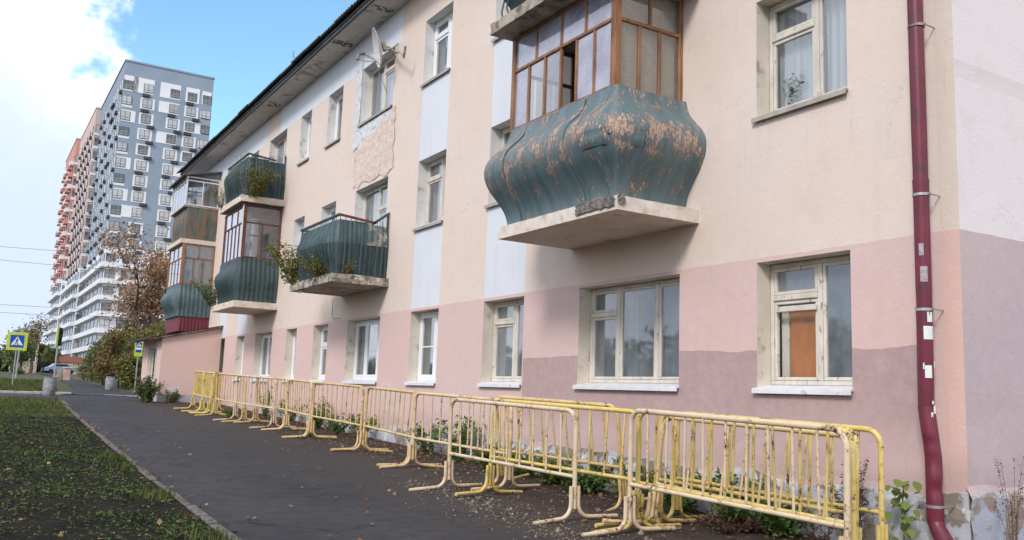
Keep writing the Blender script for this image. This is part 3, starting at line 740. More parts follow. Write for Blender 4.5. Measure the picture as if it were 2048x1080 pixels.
# windows -----------------------------------------------------------
def window(c, fi, y0, y1, z0, z1, style, splits, vents=None, bars=None, curt=None, depth=.20, sill=True, reveal=None, extra=None, label=None, jut=.05):
    """splits: widths (image left to right = far to near) ; vents {col: height fraction of top light} ; bars {col: height fraction of a glazing bar}"""
    vents = vents or {}; bars = bars or {}; curt = curt or {}
    old = style == 'old'
    fm = M_OLDWOOD if old else M_PVC
    gm = M_GLASSD if (old and fi == 0) else M_GLASS
    xf = XF + depth                                   # outer face of the frame
    fw = .046 if old else .06; fd = .06
    W = empty("window", ((XF), (y0 + y1) / 2, z0)); W.parent = house; W.matrix_parent_inverse = Matrix.Translation(-Vector(house.location))
    if label: W['label'] = label
    rv = MB(); e = .002
    rm = reveal or (M_REVEAL if fi == 0 or c in 'AB' else M_REVEAL_W)
    xb = xf + fd + .02
    rv.quad((XF, y1, z0), (XF, y1, z1), (xb, y1, z1), (xb, y1, z0)); rv.quad((XF, y0, z0), (xb, y0, z0), (xb, y0, z1), (XF, y0, z1))
    rv.quad((XF, y0, z1), (xb, y0, z1), (xb, y1, z1), (XF, y1, z1)); rv.quad((XF, y0, z0), (XF, y1, z0), (xb, y1, z0), (xb, y0, z0))
    hobj(rv, "reveal", [rm], W)
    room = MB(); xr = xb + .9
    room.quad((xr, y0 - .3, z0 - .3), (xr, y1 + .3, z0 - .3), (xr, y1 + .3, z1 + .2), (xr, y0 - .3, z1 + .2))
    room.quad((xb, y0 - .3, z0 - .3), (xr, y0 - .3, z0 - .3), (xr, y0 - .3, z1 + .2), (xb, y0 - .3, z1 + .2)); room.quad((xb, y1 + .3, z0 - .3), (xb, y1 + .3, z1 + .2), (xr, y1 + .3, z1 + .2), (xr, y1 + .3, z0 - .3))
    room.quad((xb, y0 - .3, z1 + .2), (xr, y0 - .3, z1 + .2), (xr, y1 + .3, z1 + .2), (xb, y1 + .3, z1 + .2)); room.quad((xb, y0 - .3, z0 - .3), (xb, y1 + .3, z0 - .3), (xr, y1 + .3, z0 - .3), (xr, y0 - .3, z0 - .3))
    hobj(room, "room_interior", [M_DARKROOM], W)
    sh = .05 if sill else .0
    f = MB(); zb = z0 + sh; a0, a1 = y0 + .006, y1 - .006; zt = z1 - .006
    f.bbox(xf, xf + fd, a0, a1, zt - fw, zt, .006); f.bbox(xf, xf + fd, a0, a1, zb, zb + fw, .006)
    f.bbox(xf, xf + fd, a0, a0 + fw, zb + fw, zt - fw, .006); f.bbox(xf, xf + fd, a1 - fw, a1, zb + fw, zt - fw, .006)
    tot = sum(splits); iy1, iy0 = a1 - fw, a0 + fw; pos = iy1; cells = []
    for k, w in enumerate(splits):
        q = pos - (iy1 - iy0) * w / tot
        cells.append((q, pos)); pos = q
    for k in range(len(cells) - 1):
        q = cells[k][0]; f.bbox(xf - .002, xf + fd, q - .028, q + .028, zb + fw, zt - fw, .006)
    hobj(f, "frame", [fm], W)
    sw = .036 if old else .05
    for k, (ya, yb) in enumerate(cells):
        a = ya + (.028 if k < len(cells) - 1 else 0) + .003; b = yb - (.028 if k > 0 else 0) - .003
        lights = [(zb + fw + .003, zt - fw - .003)]
        if k in vents:
            zm = lights[0][1] - (lights[0][1] - lights[0][0]) * vents[k]
            hobj(MB().bbox(xf - .012, xf + fd - .004, a, b, zm - .03, zm + .03, .008), "transom", [fm], W)
            lights = [(lights[0][0], zm - .033), (zm + .033, lights[0][1])]
        for li, (l0, l1) in enumerate(lights):
            s = MB(); d0 = xf + .008 - (.006 if li else 0); d1 = xf + fd - .006
            s.bbox(d0, d1, a, b, l1 - sw, l1, .005); s.bbox(d0, d1, a, b, l0, l0 + sw, .005)
            s.bbox(d0, d1, a, a + sw, l0 + sw, l1 - sw, .005); s.bbox(d0, d1, b - sw, b, l0 + sw, l1 - sw, .005)
            if k in bars and not li:
                zm = l0 + (l1 - l0) * bars[k]; s.bbox(d0 + .01, d1 - .01, a + sw, b - sw, zm - .014, zm + .014, .004)
            hobj(s, "sash", [fm], W)
            hobj(MB().box(xf + .028, xf + .033, a + sw - .004, b - sw + .004, l0 + sw - .004, l1 - sw + .004), "pane", [M_CLEAR if (c == 'A' and fi == 0 and k == 0 and li == 0) else gm], W)
        ct = curt.get(k, curt.get('*'))
        if ct:
            mat, fa, fb, top = ct            # covers fraction fa..fb (image left to right) up to height fraction top
            cb = b - (b - a) * fa; ca = b - (b - a) * fb; z_t = lights[0][0] + (lights[-1][1] - lights[0][0]) * top
            amp = .012 if old else .02
            hobj(MB().grid(lambda u, v: (xb + .05 + amp * math.sin(u * (cb - ca) * 60 + v * 1.5), ca + (cb - ca) * u, zb + .02 + (z_t - zb) * v), 24, 2), "curtain", [mat], W)
    if sill:
        s = MB(); j = jut
        s.hexa(((XF - j, y0 - .015, z0 - .012), (xf + .012, y0 + .004, z0 + .03), (xf + .012, y1 - .004, z0 + .03), (XF - j, y1 + .03, z0 - .012),
                (XF - j, y0 - .015, z0 + .008), (xf + .012, y0 + .004, z0 + .049), (xf + .012, y1 - .004, z0 + .049), (XF - j, y1 + .03, z0 + .008)))
        s.box(XF - j - .004, XF - j + .012, y0 - .015, y1 + .03, z0 - .045, z0 - .002)
        hobj(s, "sill", [M_SILLW if fi == 0 else M_SILLD], W)
    if extra: extra(W, xf, xb, cells, zb, zt)
    return W
def board_behind(W, xf, xb, cells, zb, zt):
    a, b = cells[0]
    hobj(MB().bbox(xb + .02, xb + .04, a + .02, b - .14, zb + .06, zb + .80, .004), "fibreboard", [M_BOARD], W)
    hobj(MB().bbox(xb + .02, xb + .045, b - .12, b - .02, zb + .05, zb + 1.0, .004), "inner_casing", [M_OLDWOOD], W)
    hobj(MB().bbox(xf - .035, xf - .006, a + .03, b - .06, zt - .53, zt - .47, .006), "flaking_drip_rail", [M_OLDWOOD], W)
CU, CW, CD = M_CURT, M_CURTW, M_CURTD
for c, fi, a, b, z0, z1 in OPEN:
    k = c + str(fi)
    S = dict(style='pvc', splits=[1, 1], vents={}, bars={}, curt={'*': (CD, 0, 1, 1)})
    if k == 'A0': S = dict(style='old', splits=[.56, .44], vents={0: .27}, curt={0: (CU, 0, 1, 1), 1: (CD, 0.28, 1, 1)}, extra=board_behind, label="old flaking window with an orange-brown board behind one pane")
    if k == 'A1': S = dict(style='old', splits=[.56, .44], vents={0: .30}, curt={0: (CW, 0, 1, 1), 1: (CW, 0, 1, 1)}, label="old cream window with flowers and curtains behind")
    if k == 'A2': S = dict(style='old', splits=[.56, .44], vents={0: .28}, curt={'*': (CW, 0, .5, 1)})
    if k == 'B0': S = dict(style='old', splits=[.30, .40, .30], vents={0: .27}, curt={0: (CD, 0, 1, .98), 1: (CU, .04, .30, 1), 2: (CD, 0.0, .9, 1)}, label="wide three-pane old window with dusty dark curtains")
    if k in ('B1', 'B2', 'E1', 'H1', 'K1', 'K2'): S = dict(style='old', splits=[.5, .5], vents={1: .25}, curt={'*': (CU, 0, 1, 1)}, sill=False)
    if k == 'C0': S = dict(style='old', splits=[.55, .45], vents={0: .25}, curt={0: (CU, 0, 1, 1), 1: (CD, 0, 1, 1)}, label="old cream two-pane window with a small vent light")
    if k in ('C1', 'C2'): S = dict(style='old', splits=[.55, .45], vents={0: .25}, curt={'*': (CW, 0, .8, 1)})
    if k == 'D0': S = dict(style='pvc', splits=[.6, .4], bars={0: .49}, curt={0: (CD, .0, .75, 1), 1: (CD, .2, 1, 1)}, label="white plastic window with one barred sash")
    if k == 'D1': S = dict(style='old', splits=[.56, .44], vents={0: .27}, curt={0: (CU, .0, 1, 1), 1: (CW, .0, 1, 1)})
    if k == 'D2': S = dict(style='pvc', splits=[.58, .42], vents={0: .25}, curt={0: (CU, .0, .8, 1), 1: (CD, 0, 1, 1)})
    if k == 'E0': S = dict(style='pvc', splits=[.34, .40, .26], bars={1: .49}, curt={0: (CU, 0, 1, 1), 1: (CD, .0, 1, 1)}, label="wide white plastic window with three lights")
    if k == 'E2': S = dict(style='old', splits=[.45, .55], vents={1: .2}, curt={0: (CU, 0, 1, 1), 1: (CW, .0, 1, 1)}, z0=F3[0], label="white window below the satellite dish, rough whitewash round it")
    if k == 'F0': S = dict(style='pvc', splits=[.8, .2], vents={0: .36}, curt={'*': (CD, 0, 1, 1)})
    if k == 'H0': S = dict(style='pvc', splits=[.4, .6], bars={1: .48}, curt={0: (CU, 0, 1, 1), 1: (CD, 0, 1, 1)})
    if k in ('G0', 'J0'): S = dict(style='pvc', splits=[.85, .15], bars={0: .5}, curt={'*': (CD, 0, 1, 1)})
    if k in ('F2', 'F1', 'G2'): S = dict(style='pvc', splits=[.75, .25], bars={}, curt={'*': (CU, .1, 1, 1)})
    if k == 'G1': S = dict(style='pvc', splits=[.75, .25], curt={'*': (CW, .1, 1, 1)})
    if k == 'H2': S = dict(style='old', splits=[.5, .5], vents={1: .25}, curt={'*': (CW, 0, .4, 1)}, sill=False)
    zz = S.pop('z0', z0)
    window(c, fi, a, b, zz, z1, **S)
# close the gap under the satellite window (wall opening there is a plain window)
hobj(MB().quad((XF, COLS['E'][0], F3[0] - .75), (XF, COLS['E'][0], F3[0]), (XF, COLS['E'][1], F3[0]), (XF, COLS['E'][1], F3[0] - .75)), "infill_panel", [M_WHITE])
rough_patch()
# a pale patch of newer pink paint and a surface-run cable
hobj(MB().bbox(XF - .004, XF + .01, 16.10, 16.85, -.42, .12, .002), "repair_patch", [simple("pale_pink_filler", (.66, .50, .47), .9, .08, 3, .2, 30)])
hobj(MB().tube([(XF - .012, 19.98, 2.1), (XF - .012, 20.0, 1.72), (XF - .012, 19.9, 1.62), (XF - .012, 19.4, 1.60)], .008, 6), "surface_cable", [M_SOFFIT])

# downpipe ----------------------------------------------------------
def downpipe():
    root = empty("downpipe", (7.06, 4.68, -1.2)); root.parent = house; root.matrix_parent_inverse = Matrix.Translation(-Vector(house.location))
    root['label'] = "maroon metal downpipe at the house corner, dented near the bottom"
    pts = [(7.045, 4.69, 8.25), (7.045, 4.69, 5.0), (7.045, 4.69, 2.05), (7.045, 4.69, .92), (7.045, 4.695, .28)]
    r = .066
    segs = [((7.045, 4.69, 8.3), (7.045, 4.70, 5.02)), ((7.045, 4.70, 5.04), (7.045, 4.69, 2.0)), ((7.045, 4.69, 2.02), (7.045, 4.69, .86)), ((7.045, 4.69, .88), (7.045, 4.70, .02))]
    for i, (p, q) in enumerate(segs):
        P = [Vector(p).lerp(Vector(q), t / 6) for t in range(7)]
        hobj(MB().tube(P, r, 20, radii=[r + .004] * 1 + [r] * 5 + [r - .003], cap=True), "pipe_section", [M_MAROON], root)
    # dented lower length
    def low(u, v):
        t = v; z = .03 - .94 * t; cx_ = 7.045; cy_ = 4.70 - .055 * min(1, t * 2.2)
        a = u * 2 * math.pi
        rr = r + .002
        d = math.exp(-((z + .42) / .10) ** 2) * .020 * max(0, math.cos(a - 3.9)) + math.exp(-((z + .66) / .06) ** 2) * .016 * max(0, math.cos(a - 4.4)) + math.exp(-((z + .28) / .05) ** 2) * .01 * max(0, math.cos(a - 3.4))
        return (cx_ + (rr - d) * math.cos(a), cy_ + (rr - d) * math.sin(a), z)
    hobj(MB().grid(lambda u, v: low(u, 1 - v), 32, 40), "dented_pipe_section", [M_MAROON], root)
    zb = -.97; yb = 4.645
    hobj(MB().tube([(7.045, yb, -.90), (7.043, yb - .006, -.935), (7.035, yb - .03, -.98), (6.99, yb - .13, -1.09)], r, 20, cap=False, radii=[r + .001, r - .002, r - .002, r + .006]), "outlet_shoe", [M_MAROON], root)
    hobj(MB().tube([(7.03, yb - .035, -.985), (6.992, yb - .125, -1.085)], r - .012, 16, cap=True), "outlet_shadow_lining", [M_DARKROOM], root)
    for z, m in ((3.45, M_CONC), (1.88, M_STEEL), (.86, M_STEEL), (-.80, M_STEEL)):
        y = 4.69 if z > 0 else 4.646
        mb = MB(); ring = [(7.045 + (r + .006) * math.cos(t * math.pi / 10), y + (r + .006) * math.sin(t * math.pi / 10), z) for t in range(21)]
        def band(u, v): 
            t = u * 2 * math.pi; return (7.045 + (r + .007) * math.cos(t), y + (r + .007) * math.sin(t), z - .012 + .024 * v)
        mb.grid(band, 24, 1, shell=.006, nfn=lambda u, v: (math.cos(u * 2 * math.pi), math.sin(u * 2 * math.pi), 0))
        mb.tube([(7.06, y - r - .012, z), (XF + .02, y - r - .012, z)], .006, 6); mb.tube([(7.045, y - r - .03, z), (7.045, y - r + .0, z)], .007, 6)
        hobj(mb, "pipe_clamp", [m], root)
    # paper notices and glue remains pasted round the pipe
    def note(z, h, a0, a1, m):
        def fn(u, v):
            t = math.radians(a0 + (a1 - a0) * u); rr = r + .0045 + .002 * math.sin(u * 9 + z)
            return (7.045 + rr * math.cos(t), 4.692 + rr * math.sin(t), z + h * 1.35 * v)
        hobj(MB().grid(fn, 8, 2, shell=.0012, nfn=lambda u, v: (math.cos(math.radians(a0 + (a1 - a0) * u)), math.sin(math.radians(a0 + (a1 - a0) * u)), 0)), "pasted_notice", [m], root)
    gp = simple("torn_grey_paper", (.42, .36, .38), .85, .3, 30, .2, 80)
    for z, h, a0, a1, m in ((1.10, .10, 195, 245, gp), (1.33, .08, 190, 222, gp), (.75, .065, 232, 276, M_PAPER), (.60, .085, 206, 280, M_PAPER), (.27, .08, 208, 256, M_PAPER), (.345, .04, 196, 206, M_PAPER), (.36, .04, 282, 292, M_PAPER),
                            (-.03, .05, 262, 285, M_PAPER), (-.06, .03, 240, 255, M_PAPER), (.05, .02, 250, 262, M_PAPER)):
        note(z, h, a0, a1, m)
downpipe()

# balconies ---------------------------------------------------------
PROF = [(0, 0.0), (.10, .01), (.22, .05), (.36, .14), (.52, .265), (.68, .335), (.82, .345), (.95, .30), (1.06, .20), (1.16, .10), (1.24, .045), (1.32, .02), (1.40, 0.0)]
def prof(h, H, amp):
    t = h / H * 1.40
    return amp / .345 * float(np.interp(t, [p[0] for p in PROF], [p[1] for p in PROF]))
def prof_s(h, H, amp):
    return (prof(max(0, h - .04), H, amp) + prof(h, H, amp) * 2 + prof(min(H, h + .04), H, amp)) / 4
def path_pt(s, xf, ya, yb, rc=.03):
    """rounded U round a balcony: from the wall on the near side to the wall on the far side. returns point, normal"""
    L1 = XF - xf - rc; arc = math.pi / 2 * rc; L2 = yb - ya - 2 * rc
    if s < L1: return (XF - s, ya), (0, -1)
    s -= L1
    if s < arc:
        a = s / rc; return (xf + rc - rc * math.sin(a), ya + rc - rc * math.cos(a)), (-math.sin(a), -math.cos(a))
    s -= arc
    if s < L2: return (xf, ya + rc + s), (-1, 0)
    s -= L2
    if s < arc:
        a = s / rc; return (xf + rc - rc * math.cos(a), yb - rc + rc * math.sin(a)), (-math.cos(a), math.sin(a))
    s -= arc
    return (xf + rc + s, yb), (0, 1)
def ucoord(s, xf, ya, yb, rc=.03, big=.50):
    L1 = XF - xf - rc; arc = math.pi / 2 * rc; L2 = yb - ya - 2 * rc; u = min(s, L1); s -= L1
    for ln, k in ((arc, big / arc), (L2, 1.0), (arc, big / arc), (9.0, 1.0)):
        if s > 0: u += min(s, ln) * k
        s -= ln
    return u
def perim(xf, ya, yb, rc=.03): return 2 * (XF - xf - rc) + math.pi * rc + yb - ya - 2 * rc
def belly(s, xf, ya, yb):
    cor = XF - xf; P = perim(xf, ya, yb)
    if s < cor or s > P - cor: return .22
    t = min((s - cor) / .6, (P - cor - s) / .6, 1.0)
    return .22 + .78 * t * t * (3 - 2 * t)
def cladding(parent, name, mat, xf, ya, yb, z0, H, amp, width, s_range=None, gap=.002, jitter=.003, corr=0.0, corr_p=.1, nv=26, lo=0.0, hi=1.0, thick=.008, seed=1, uv=False, mats=None, boxy=False):
    rr = random.Random(seed); P = perim(xf, ya, yb); s0, s1 = s_range or (0.0, P)
    n = max(1, round((s1 - s0) / width)); w = (s1 - s0) / n
    for k in range(n):
        a, b = s0 + k * w + gap / 2, s0 + (k + 1) * w - gap / 2; dj = rr.uniform(-jitter, jitter)
        cor = XF - xf - .03
        nu = 3 if not corr else max(6, int(w / corr_p * 6))
        if a < cor + .1 and b > cor - .0: nu = max(nu, 8)
        if boxy: nu = max(nu, 10)
        def fn(u, v, off=0.0):
            s = a + (b - a) * u; (px, py), (nx, ny) = path_pt(s, xf, ya, yb)
            h = H * (lo + (hi - lo) * v); o = prof_s(h, H, amp) * (belly(s, xf, ya, yb) if boxy else 1.0) + dj - off
            if corr: o += corr * max(-.4, min(.4, math.sin(s / corr_p * 2 * math.pi))) / .4
            return (px + nx * o, py + ny * o, z0 + h)
        def nf(u, v):
            _, (nx, ny) = path_pt(a + (b - a) * u, xf, ya, yb); return (nx, ny, 0)
        mb = MB().grid(lambda u, v: fn(u, v), nu, nv, shell=thick, nfn=nf)
        m = (mats[rr.randrange(len(mats))] if mats else mat)
        o = hobj(mb, name, [m], parent)
        if uv:
            me = o.data; ul = me.uv_layers.new(name="UVMap"); W = nv + 1; cnt = (nu + 1) * W
            co = np.zeros((len(me.loops), 2), np.float32)
            vi = np.zeros(len(me.loops), np.int32); me.loops.foreach_get('vertex_index', vi)
            for q, vv in enumerate(vi):
                idx = vv if vv < cnt else (vv - cnt if vv < 2 * cnt else 0)
                i, j = divmod(int(idx), W); co[q] = (ucoord(a + (b - a) * i / nu, xf, ya, yb), H * (lo + (hi - lo) * j / nv))
            ul.data.foreach_set('uv', co.ravel())
def balcony_slab(name, xf, ya, yb, z0, z1, mat, label=None, rag=0.0, seed=4, edge=None):
    """slab with a ragged rim; returns the part"""
    rr = random.Random(seed)
    per = []; n = 0
    def edge_pts(p, q, k): return [(p[0] + (q[0] - p[0]) * i / k, p[1] + (q[1] - p[1]) * i / k) for i in range(k)]
    ring = edge_pts((XF, ya), (xf, ya), 14) + edge_pts((xf, ya), (xf, yb), 30) + edge_pts((xf, yb), (XF, yb), 14) + [(XF, yb)]
    top, bot, mid = [], [], []
    ccx, ccy = (XF + xf) / 2 + .3, (ya + yb) / 2
    for i, (x, y) in enumerate(ring):
        on = 1.0 if x < XF - .05 else 0.0
        def pull(k):
            d = rag * k * on * rr.random() ** 2
            return (x + (ccx - x) * d, y + (ccy - y) * d)
        t = pull(.5); b = pull(.16); 
        top.append((t[0], t[1], z1 - rag * on * .10 * rr.random())); bot.append((b[0], b[1], z0 + rag * on * .05 * rr.random())); m_ = pull(.3); mid.append((m_[0] - .0 * on, m_[1], (z0 + z1) / 2))
    N = len(ring); mb = MB()
    vs_ = bot + mid + top
    fs = []
    for i in range(N - 1): fs += [(i, N + i, N + i + 1, i + 1), (N + i, 2 * N + i, 2 * N + i + 1, N + i + 1)]
    mi = 1 if edge else 0
    mb.add(vs_, fs, mi)
    mb.add(top, (tuple(range(N - 1, -1, -1)),), mi); mb.add(bot, (tuple(range(N)),), 0)
    o = hobj(mb, name, [mat] + ([edge] if edge else []))
    if label: o['label'] = label
    return o
def glazing(parent, xf, ya, yb, z0, z1, zr, mat, front_low, front_up, side_low, side_up, gmat, post=.075, bar=.032, skip=(), smat=None):
    """timber glazing: posts, rails, mullions and panes. fractions run from the near end to the far end on the front and from the wall to the corner on the side"""
    t = .05
    def put(n, mb, m=mat): return hobj(mb, n, [m], parent)
    put("corner_post", MB().bbox(xf - .01, xf + post, ya - .01, ya + post, z0, z1, .006)); put("corner_post", MB().bbox(xf - .008, xf + post - .01, yb - post + .012, yb + .008, z0, z1, .006))
    put("wall_post", MB().bbox(XF - .06, XF - .002, ya - .004, ya + .05, z0, z1, .006)); put("wall_post", MB().bbox(XF - .06, XF - .002, yb - .05, yb + .004, z0, z1, .006))
    rail = lambda z, h=.022: (put("rail", MB().bbox(xf, xf + t, ya + post, yb - post + .012, z - h, z + h, .005)), put("rail", MB().bbox(xf + post, XF - .06, ya, ya + t, z - h, z + h, .005)), put("rail", MB().bbox(xf + post - .01, XF - .06, yb - t, yb, z - h, z + h, .005)))
    rail(z0 + .022); rail(zr); rail(z1 - .022)
    gi = 0
    for lo, hi, frF, frS in ((z0 + .044, zr - .022, front_low, side_low), (zr + .022, z1 - .044, front_up, side_up)):
        ed = [0.0] + list(frF) + [1.0]
        A, B = ya + post, yb - post + .012
        for f_ in frF: put("mullion", MB().bbox(xf + .004, xf + t - .004, A + (B - A) * f_ - bar / 2, A + (B - A) * f_ + bar / 2, lo, hi, .005))
        for i in range(len(ed) - 1):
            a, b = A + (B - A) * ed[i] + bar / 2 * (i > 0), A + (B - A) * ed[i + 1] - bar / 2 * (i < len(ed) - 2)
            if gi in skip: gi += 1; continue
            put("pane", MB().box(xf + .022, xf + .027, a - .002, b + .002, lo - .002, hi + .002), gmat[gi % len(gmat)] if isinstance(gmat, list) else gmat); gi += 1
        es = [0.0] + list(frS) + [1.0]; A, B = XF - .06, xf + post
        for f_ in frS: put("mullion", MB().bbox(A + (B - A) * f_ - bar / 2, A + (B - A) * f_ + bar / 2, ya + .004, ya + t - .004, lo, hi, .005))
        for i in range(len(es) - 1):
            a, b = A + (B - A) * es[i] - bar / 2 * (i > 0), A + (B - A) * es[i + 1] + bar / 2 * (i < len(es) - 2)
            put("pane", MB().box(b - .002, a + .002, ya + .022, ya + .027, lo - .002, hi + .002), smat or (gmat[0] if isinstance(gmat, list) else gmat))
            put("pane", MB().box(b - .002, a + .002, yb - .027, yb - .022, lo - .002, hi + .002), smat or (gmat[0] if isinstance(gmat, list) else gmat))

# B1: the big glazed balcony with peeling teal boards
b1 = balcony_slab("balcony", 5.97, 7.66, 10.27, 2.085, 2.25, M_SLABPAINT, "big glazed balcony with bulging peeling teal boards and brown timber glazing", rag=.02, seed=8, edge=M_SLABWHITE)
cladding(b1, "board", M_PEEL, 6.12, 7.90, 10.28, 2.24, 1.40, .36, .115, gap=.0016, jitter=.0022, uv=True, nv=30, seed=3)
# lapped sheets: two raised strips and the corner patch
def raised_strip(s0, s1, lo, hi, off, seed, lean=0.0, nm="lapped_sheet"):
    xf, ya, yb, H, amp, z0 = 6.12, 7.90, 10.28, 1.40, .36, 2.24
    def fn(u, v):
        h = H * (lo + (hi - lo) * v); s = s0 + (s1 - s0) * u + lean * (v - .5) ; (px, py), (nx, ny) = path_pt(s, xf, ya, yb); o = prof_s(h, H, amp) + off + .004 * math.sin(v * 7 + seed)
        return (px + nx * o, py + ny * o, z0 + h)
    o = hobj(MB().grid(fn, 10, 26, shell=.006, nfn=lambda u, v: (*path_pt(s0 + (s1 - s0) * u, xf, ya, yb)[1], 0)), nm, [M_PEEL], b1)
    me = o.data; ul = me.uv_layers.new(name="UVMap"); cnt = 11 * 27
    for q, l in enumerate(me.loops):
        idx = l.vertex_index if l.vertex_index < cnt else (l.vertex_index - cnt if l.vertex_index < 2 * cnt else 0)
        i, j = divmod(idx, 27); ul.data[q].uv = (ucoord(s0 + (s1 - s0) * i / 10, xf, ya, yb) + .01, H * (lo + (hi - lo) * j / 26))
raised_strip(1.62, 2.30, .0, .985, .014, 1, .05); raised_strip(3.02, 3.36, .0, .9, .014, 2, -.08)
raised_strip(.90, 1.34, .50, .66, .010, 5, 0, "corner_patch"); raised_strip(.95, 1.28, .42, .55, .016, 6, 0, "corner_patch")
glazing(b1, 6.14, 7.97, 10.33, 3.63, 5.00, 4.50, M_BROWNWOOD, [.16, .33, .49, .66, .84], [.245, .49, .76], [.335, .68], [.5], [M_FILM, M_FILM, M_FILM, M_GLASS, M_GLASS, M_FILM, M_FILM, M_FILM, M_FILM, M_FILM], skip=(2,), post=.085, bar=.04, smat=M_GLASS)
hobj(MB().quad((XF - .06, 8.06, 3.64), (6.24, 8.06, 3.64), (6.24, 8.06, 4.98), (XF - .06, 8.06, 4.98)), "bamboo_blind", [M_BLIND], b1)
# chunk broken out of the slab edge showing dark aggregate
rrr = random.Random(3)
hobj(MB().grid(lambda u, v: (5.955 - .012 * rrr.random(), 7.67 + .75 * u + .03 * rrr.random(), 2.12 + .145 * v * (.7 + .3 * math.sin(u * 3.1)) + .02 * rrr.random()), 14, 5, smooth=False), "exposed_aggregate", [M_BRICKRAW], b1)
hobj(MB().grid(lambda u, v: (5.955 + .10 * u + .03 * rrr.random(), 7.648 - .012 * rrr.random(), 2.14 + .12 * v * (.8 + .2 * math.sin(u * 3.1)) + .02 * rrr.random()), 5, 5, smooth=False), "exposed_aggregate", [M_BRICKRAW], b1)

# B2: slab and rail of the balcony above it
b2 = balcony_slab("balcony", 5.80, 7.6, 10.42, 5.005, 5.17, M_CONC, "upper balcony whose dark stained slab shows above the big glazed one", rag=.05, seed=12)
cladding(b2, "board", M_TEAL, 6.12, 7.90, 10.28, 5.17, 1.2, .30, .14, jitter=.004, seed=9, nv=14)
hobj(MB().tube([(6.0, 10.38, 5.16), (5.98, 10.42, 5.4), (6.05, 10.35, 5.9)], .012, 6).tube([(6.02, 10.2, 5.16), (5.96, 10.25, 5.4), (6.05, 10.2, 5.9)], .012, 6), "rail_rod", [M_TEAL], b2)

# E1: open balcony with bent rods over teal sheets and a crumbling slab
def rod_balcony(name, xf, ya, yb, z0, H, amp, slab_z0, label, seed, rag, slab_mat, spacing=.115, low_mat=M_TEAL, up_mat=M_TEALL, flat_top=False, side_mats=None, edge=None, out=.14):
    rr = random.Random(seed)
    b = balcony_slab(name, xf - out, ya - out, yb + out, slab_z0, z0 - .015, slab_mat, label, rag=rag, seed=seed, edge=edge)
    P = perim(xf, ya, yb); cor = XF - xf
    cladding(b, "lower_sheet", low_mat, xf + .012, ya + .012, yb - .012, z0, H, amp - .02, .62, lo=0.0, hi=.56, jitter=.006, corr=.006, corr_p=.09, nv=12, seed=seed, boxy=True)
    cladding(b, "upper_sheet", up_mat, xf + .012, ya + .012, yb - .012, z0, H, amp - .005, .80, s_range=(cor * .45, P), lo=.53, hi=.93, jitter=.006, corr=.006, corr_p=.09, nv=10, seed=seed + 1, boxy=True)
    cladding(b, "flaked_sheet", (up_mat if flat_top else M_TEALPINK), xf + .012, ya + .012, yb - .012, z0, H, amp - .005, .6, s_range=(0.02, cor * .45), lo=.53, hi=.90, jitter=.004, nv=8, seed=seed + 2, boxy=True)
    s = .04
    while s < P - .02:
        pts = []
        for k in range(11):
            h = H * k / 10; (px, py), (nx, ny) = path_pt(s, xf, ya, yb); o = prof_s(h, H, amp) * belly(s, xf, ya, yb) + .014 + rr.uniform(-.004, .004)
            pts.append((px + nx * o, py + ny * o, z0 + h - .01))
        hobj(MB().tube(pts, .008, 5), "railing_rod", [M_TEAL if rr.random() < .6 else M_TEALL], b); s += spacing
    rl = MB(); 
    rl.bbox(xf - .03, xf + .035, ya - .03, yb + .03, z0 + H - .012, z0 + H + .03, .006)
    hobj(rl, "handrail", [M_TEAL], b)
    hobj(MB().hexa(((xf + .035, ya - .03, z0 + H - .012), (XF - .3, ya - .03, z0 + H - .09), (XF - .3, ya + .03, z0 + H - .09), (xf + .035, ya + .03, z0 + H - .012), (xf + .035, ya - .03, z0 + H + .03), (XF - .3, ya - .03, z0 + H - .05), (XF - .3, ya + .03, z0 + H - .05), (xf + .035, ya + .03, z0 + H + .03))), "handrail", [M_DARKWOOD if not flat_top else M_TEAL], b)
    hobj(MB().bbox(xf + .035, XF - .01, yb - .03, yb + .03, z0 + H - .012, z0 + H + .03, .006), "handrail", [M_TEAL], b)
    hobj(MB().bbox(XF - .06, XF - .02, ya - .02, ya + .02, z0, z0 + H + .12, .006), "wall_post", [M_TEAL], b)
    return b
e1 = rod_balcony("balcony", 6.10, 16.90, 19.28, 2.30, 1.18, .22, 2.095, "open balcony with bent teal rods and a crumbling weedy slab", 31, .26, M_CONC, edge=M_CONC)
hobj(MB().hexa(((XF - .36, 16.87, 3.36), (XF - .02, 16.87, 3.62), (XF - .02, 16.93, 3.62), (XF - .36, 16.93, 3.36), (XF - .36, 16.87, 3.42), (XF - .02, 16.87, 3.68), (XF - .02, 16.93, 3.68), (XF - .36, 16.93, 3.42))), "handrail_brace", [M_TEAL], e1)
hobj(MB().grid(lambda u, v: (5.99 + .05 * math.sin(u * 9), 18.6 + .18 * u, 2.06 + .04 * v - .05 * math.sin(u * 3.1)), 6, 3, smooth=False), "hanging_fragment", [M_BRICKRAW], e1)

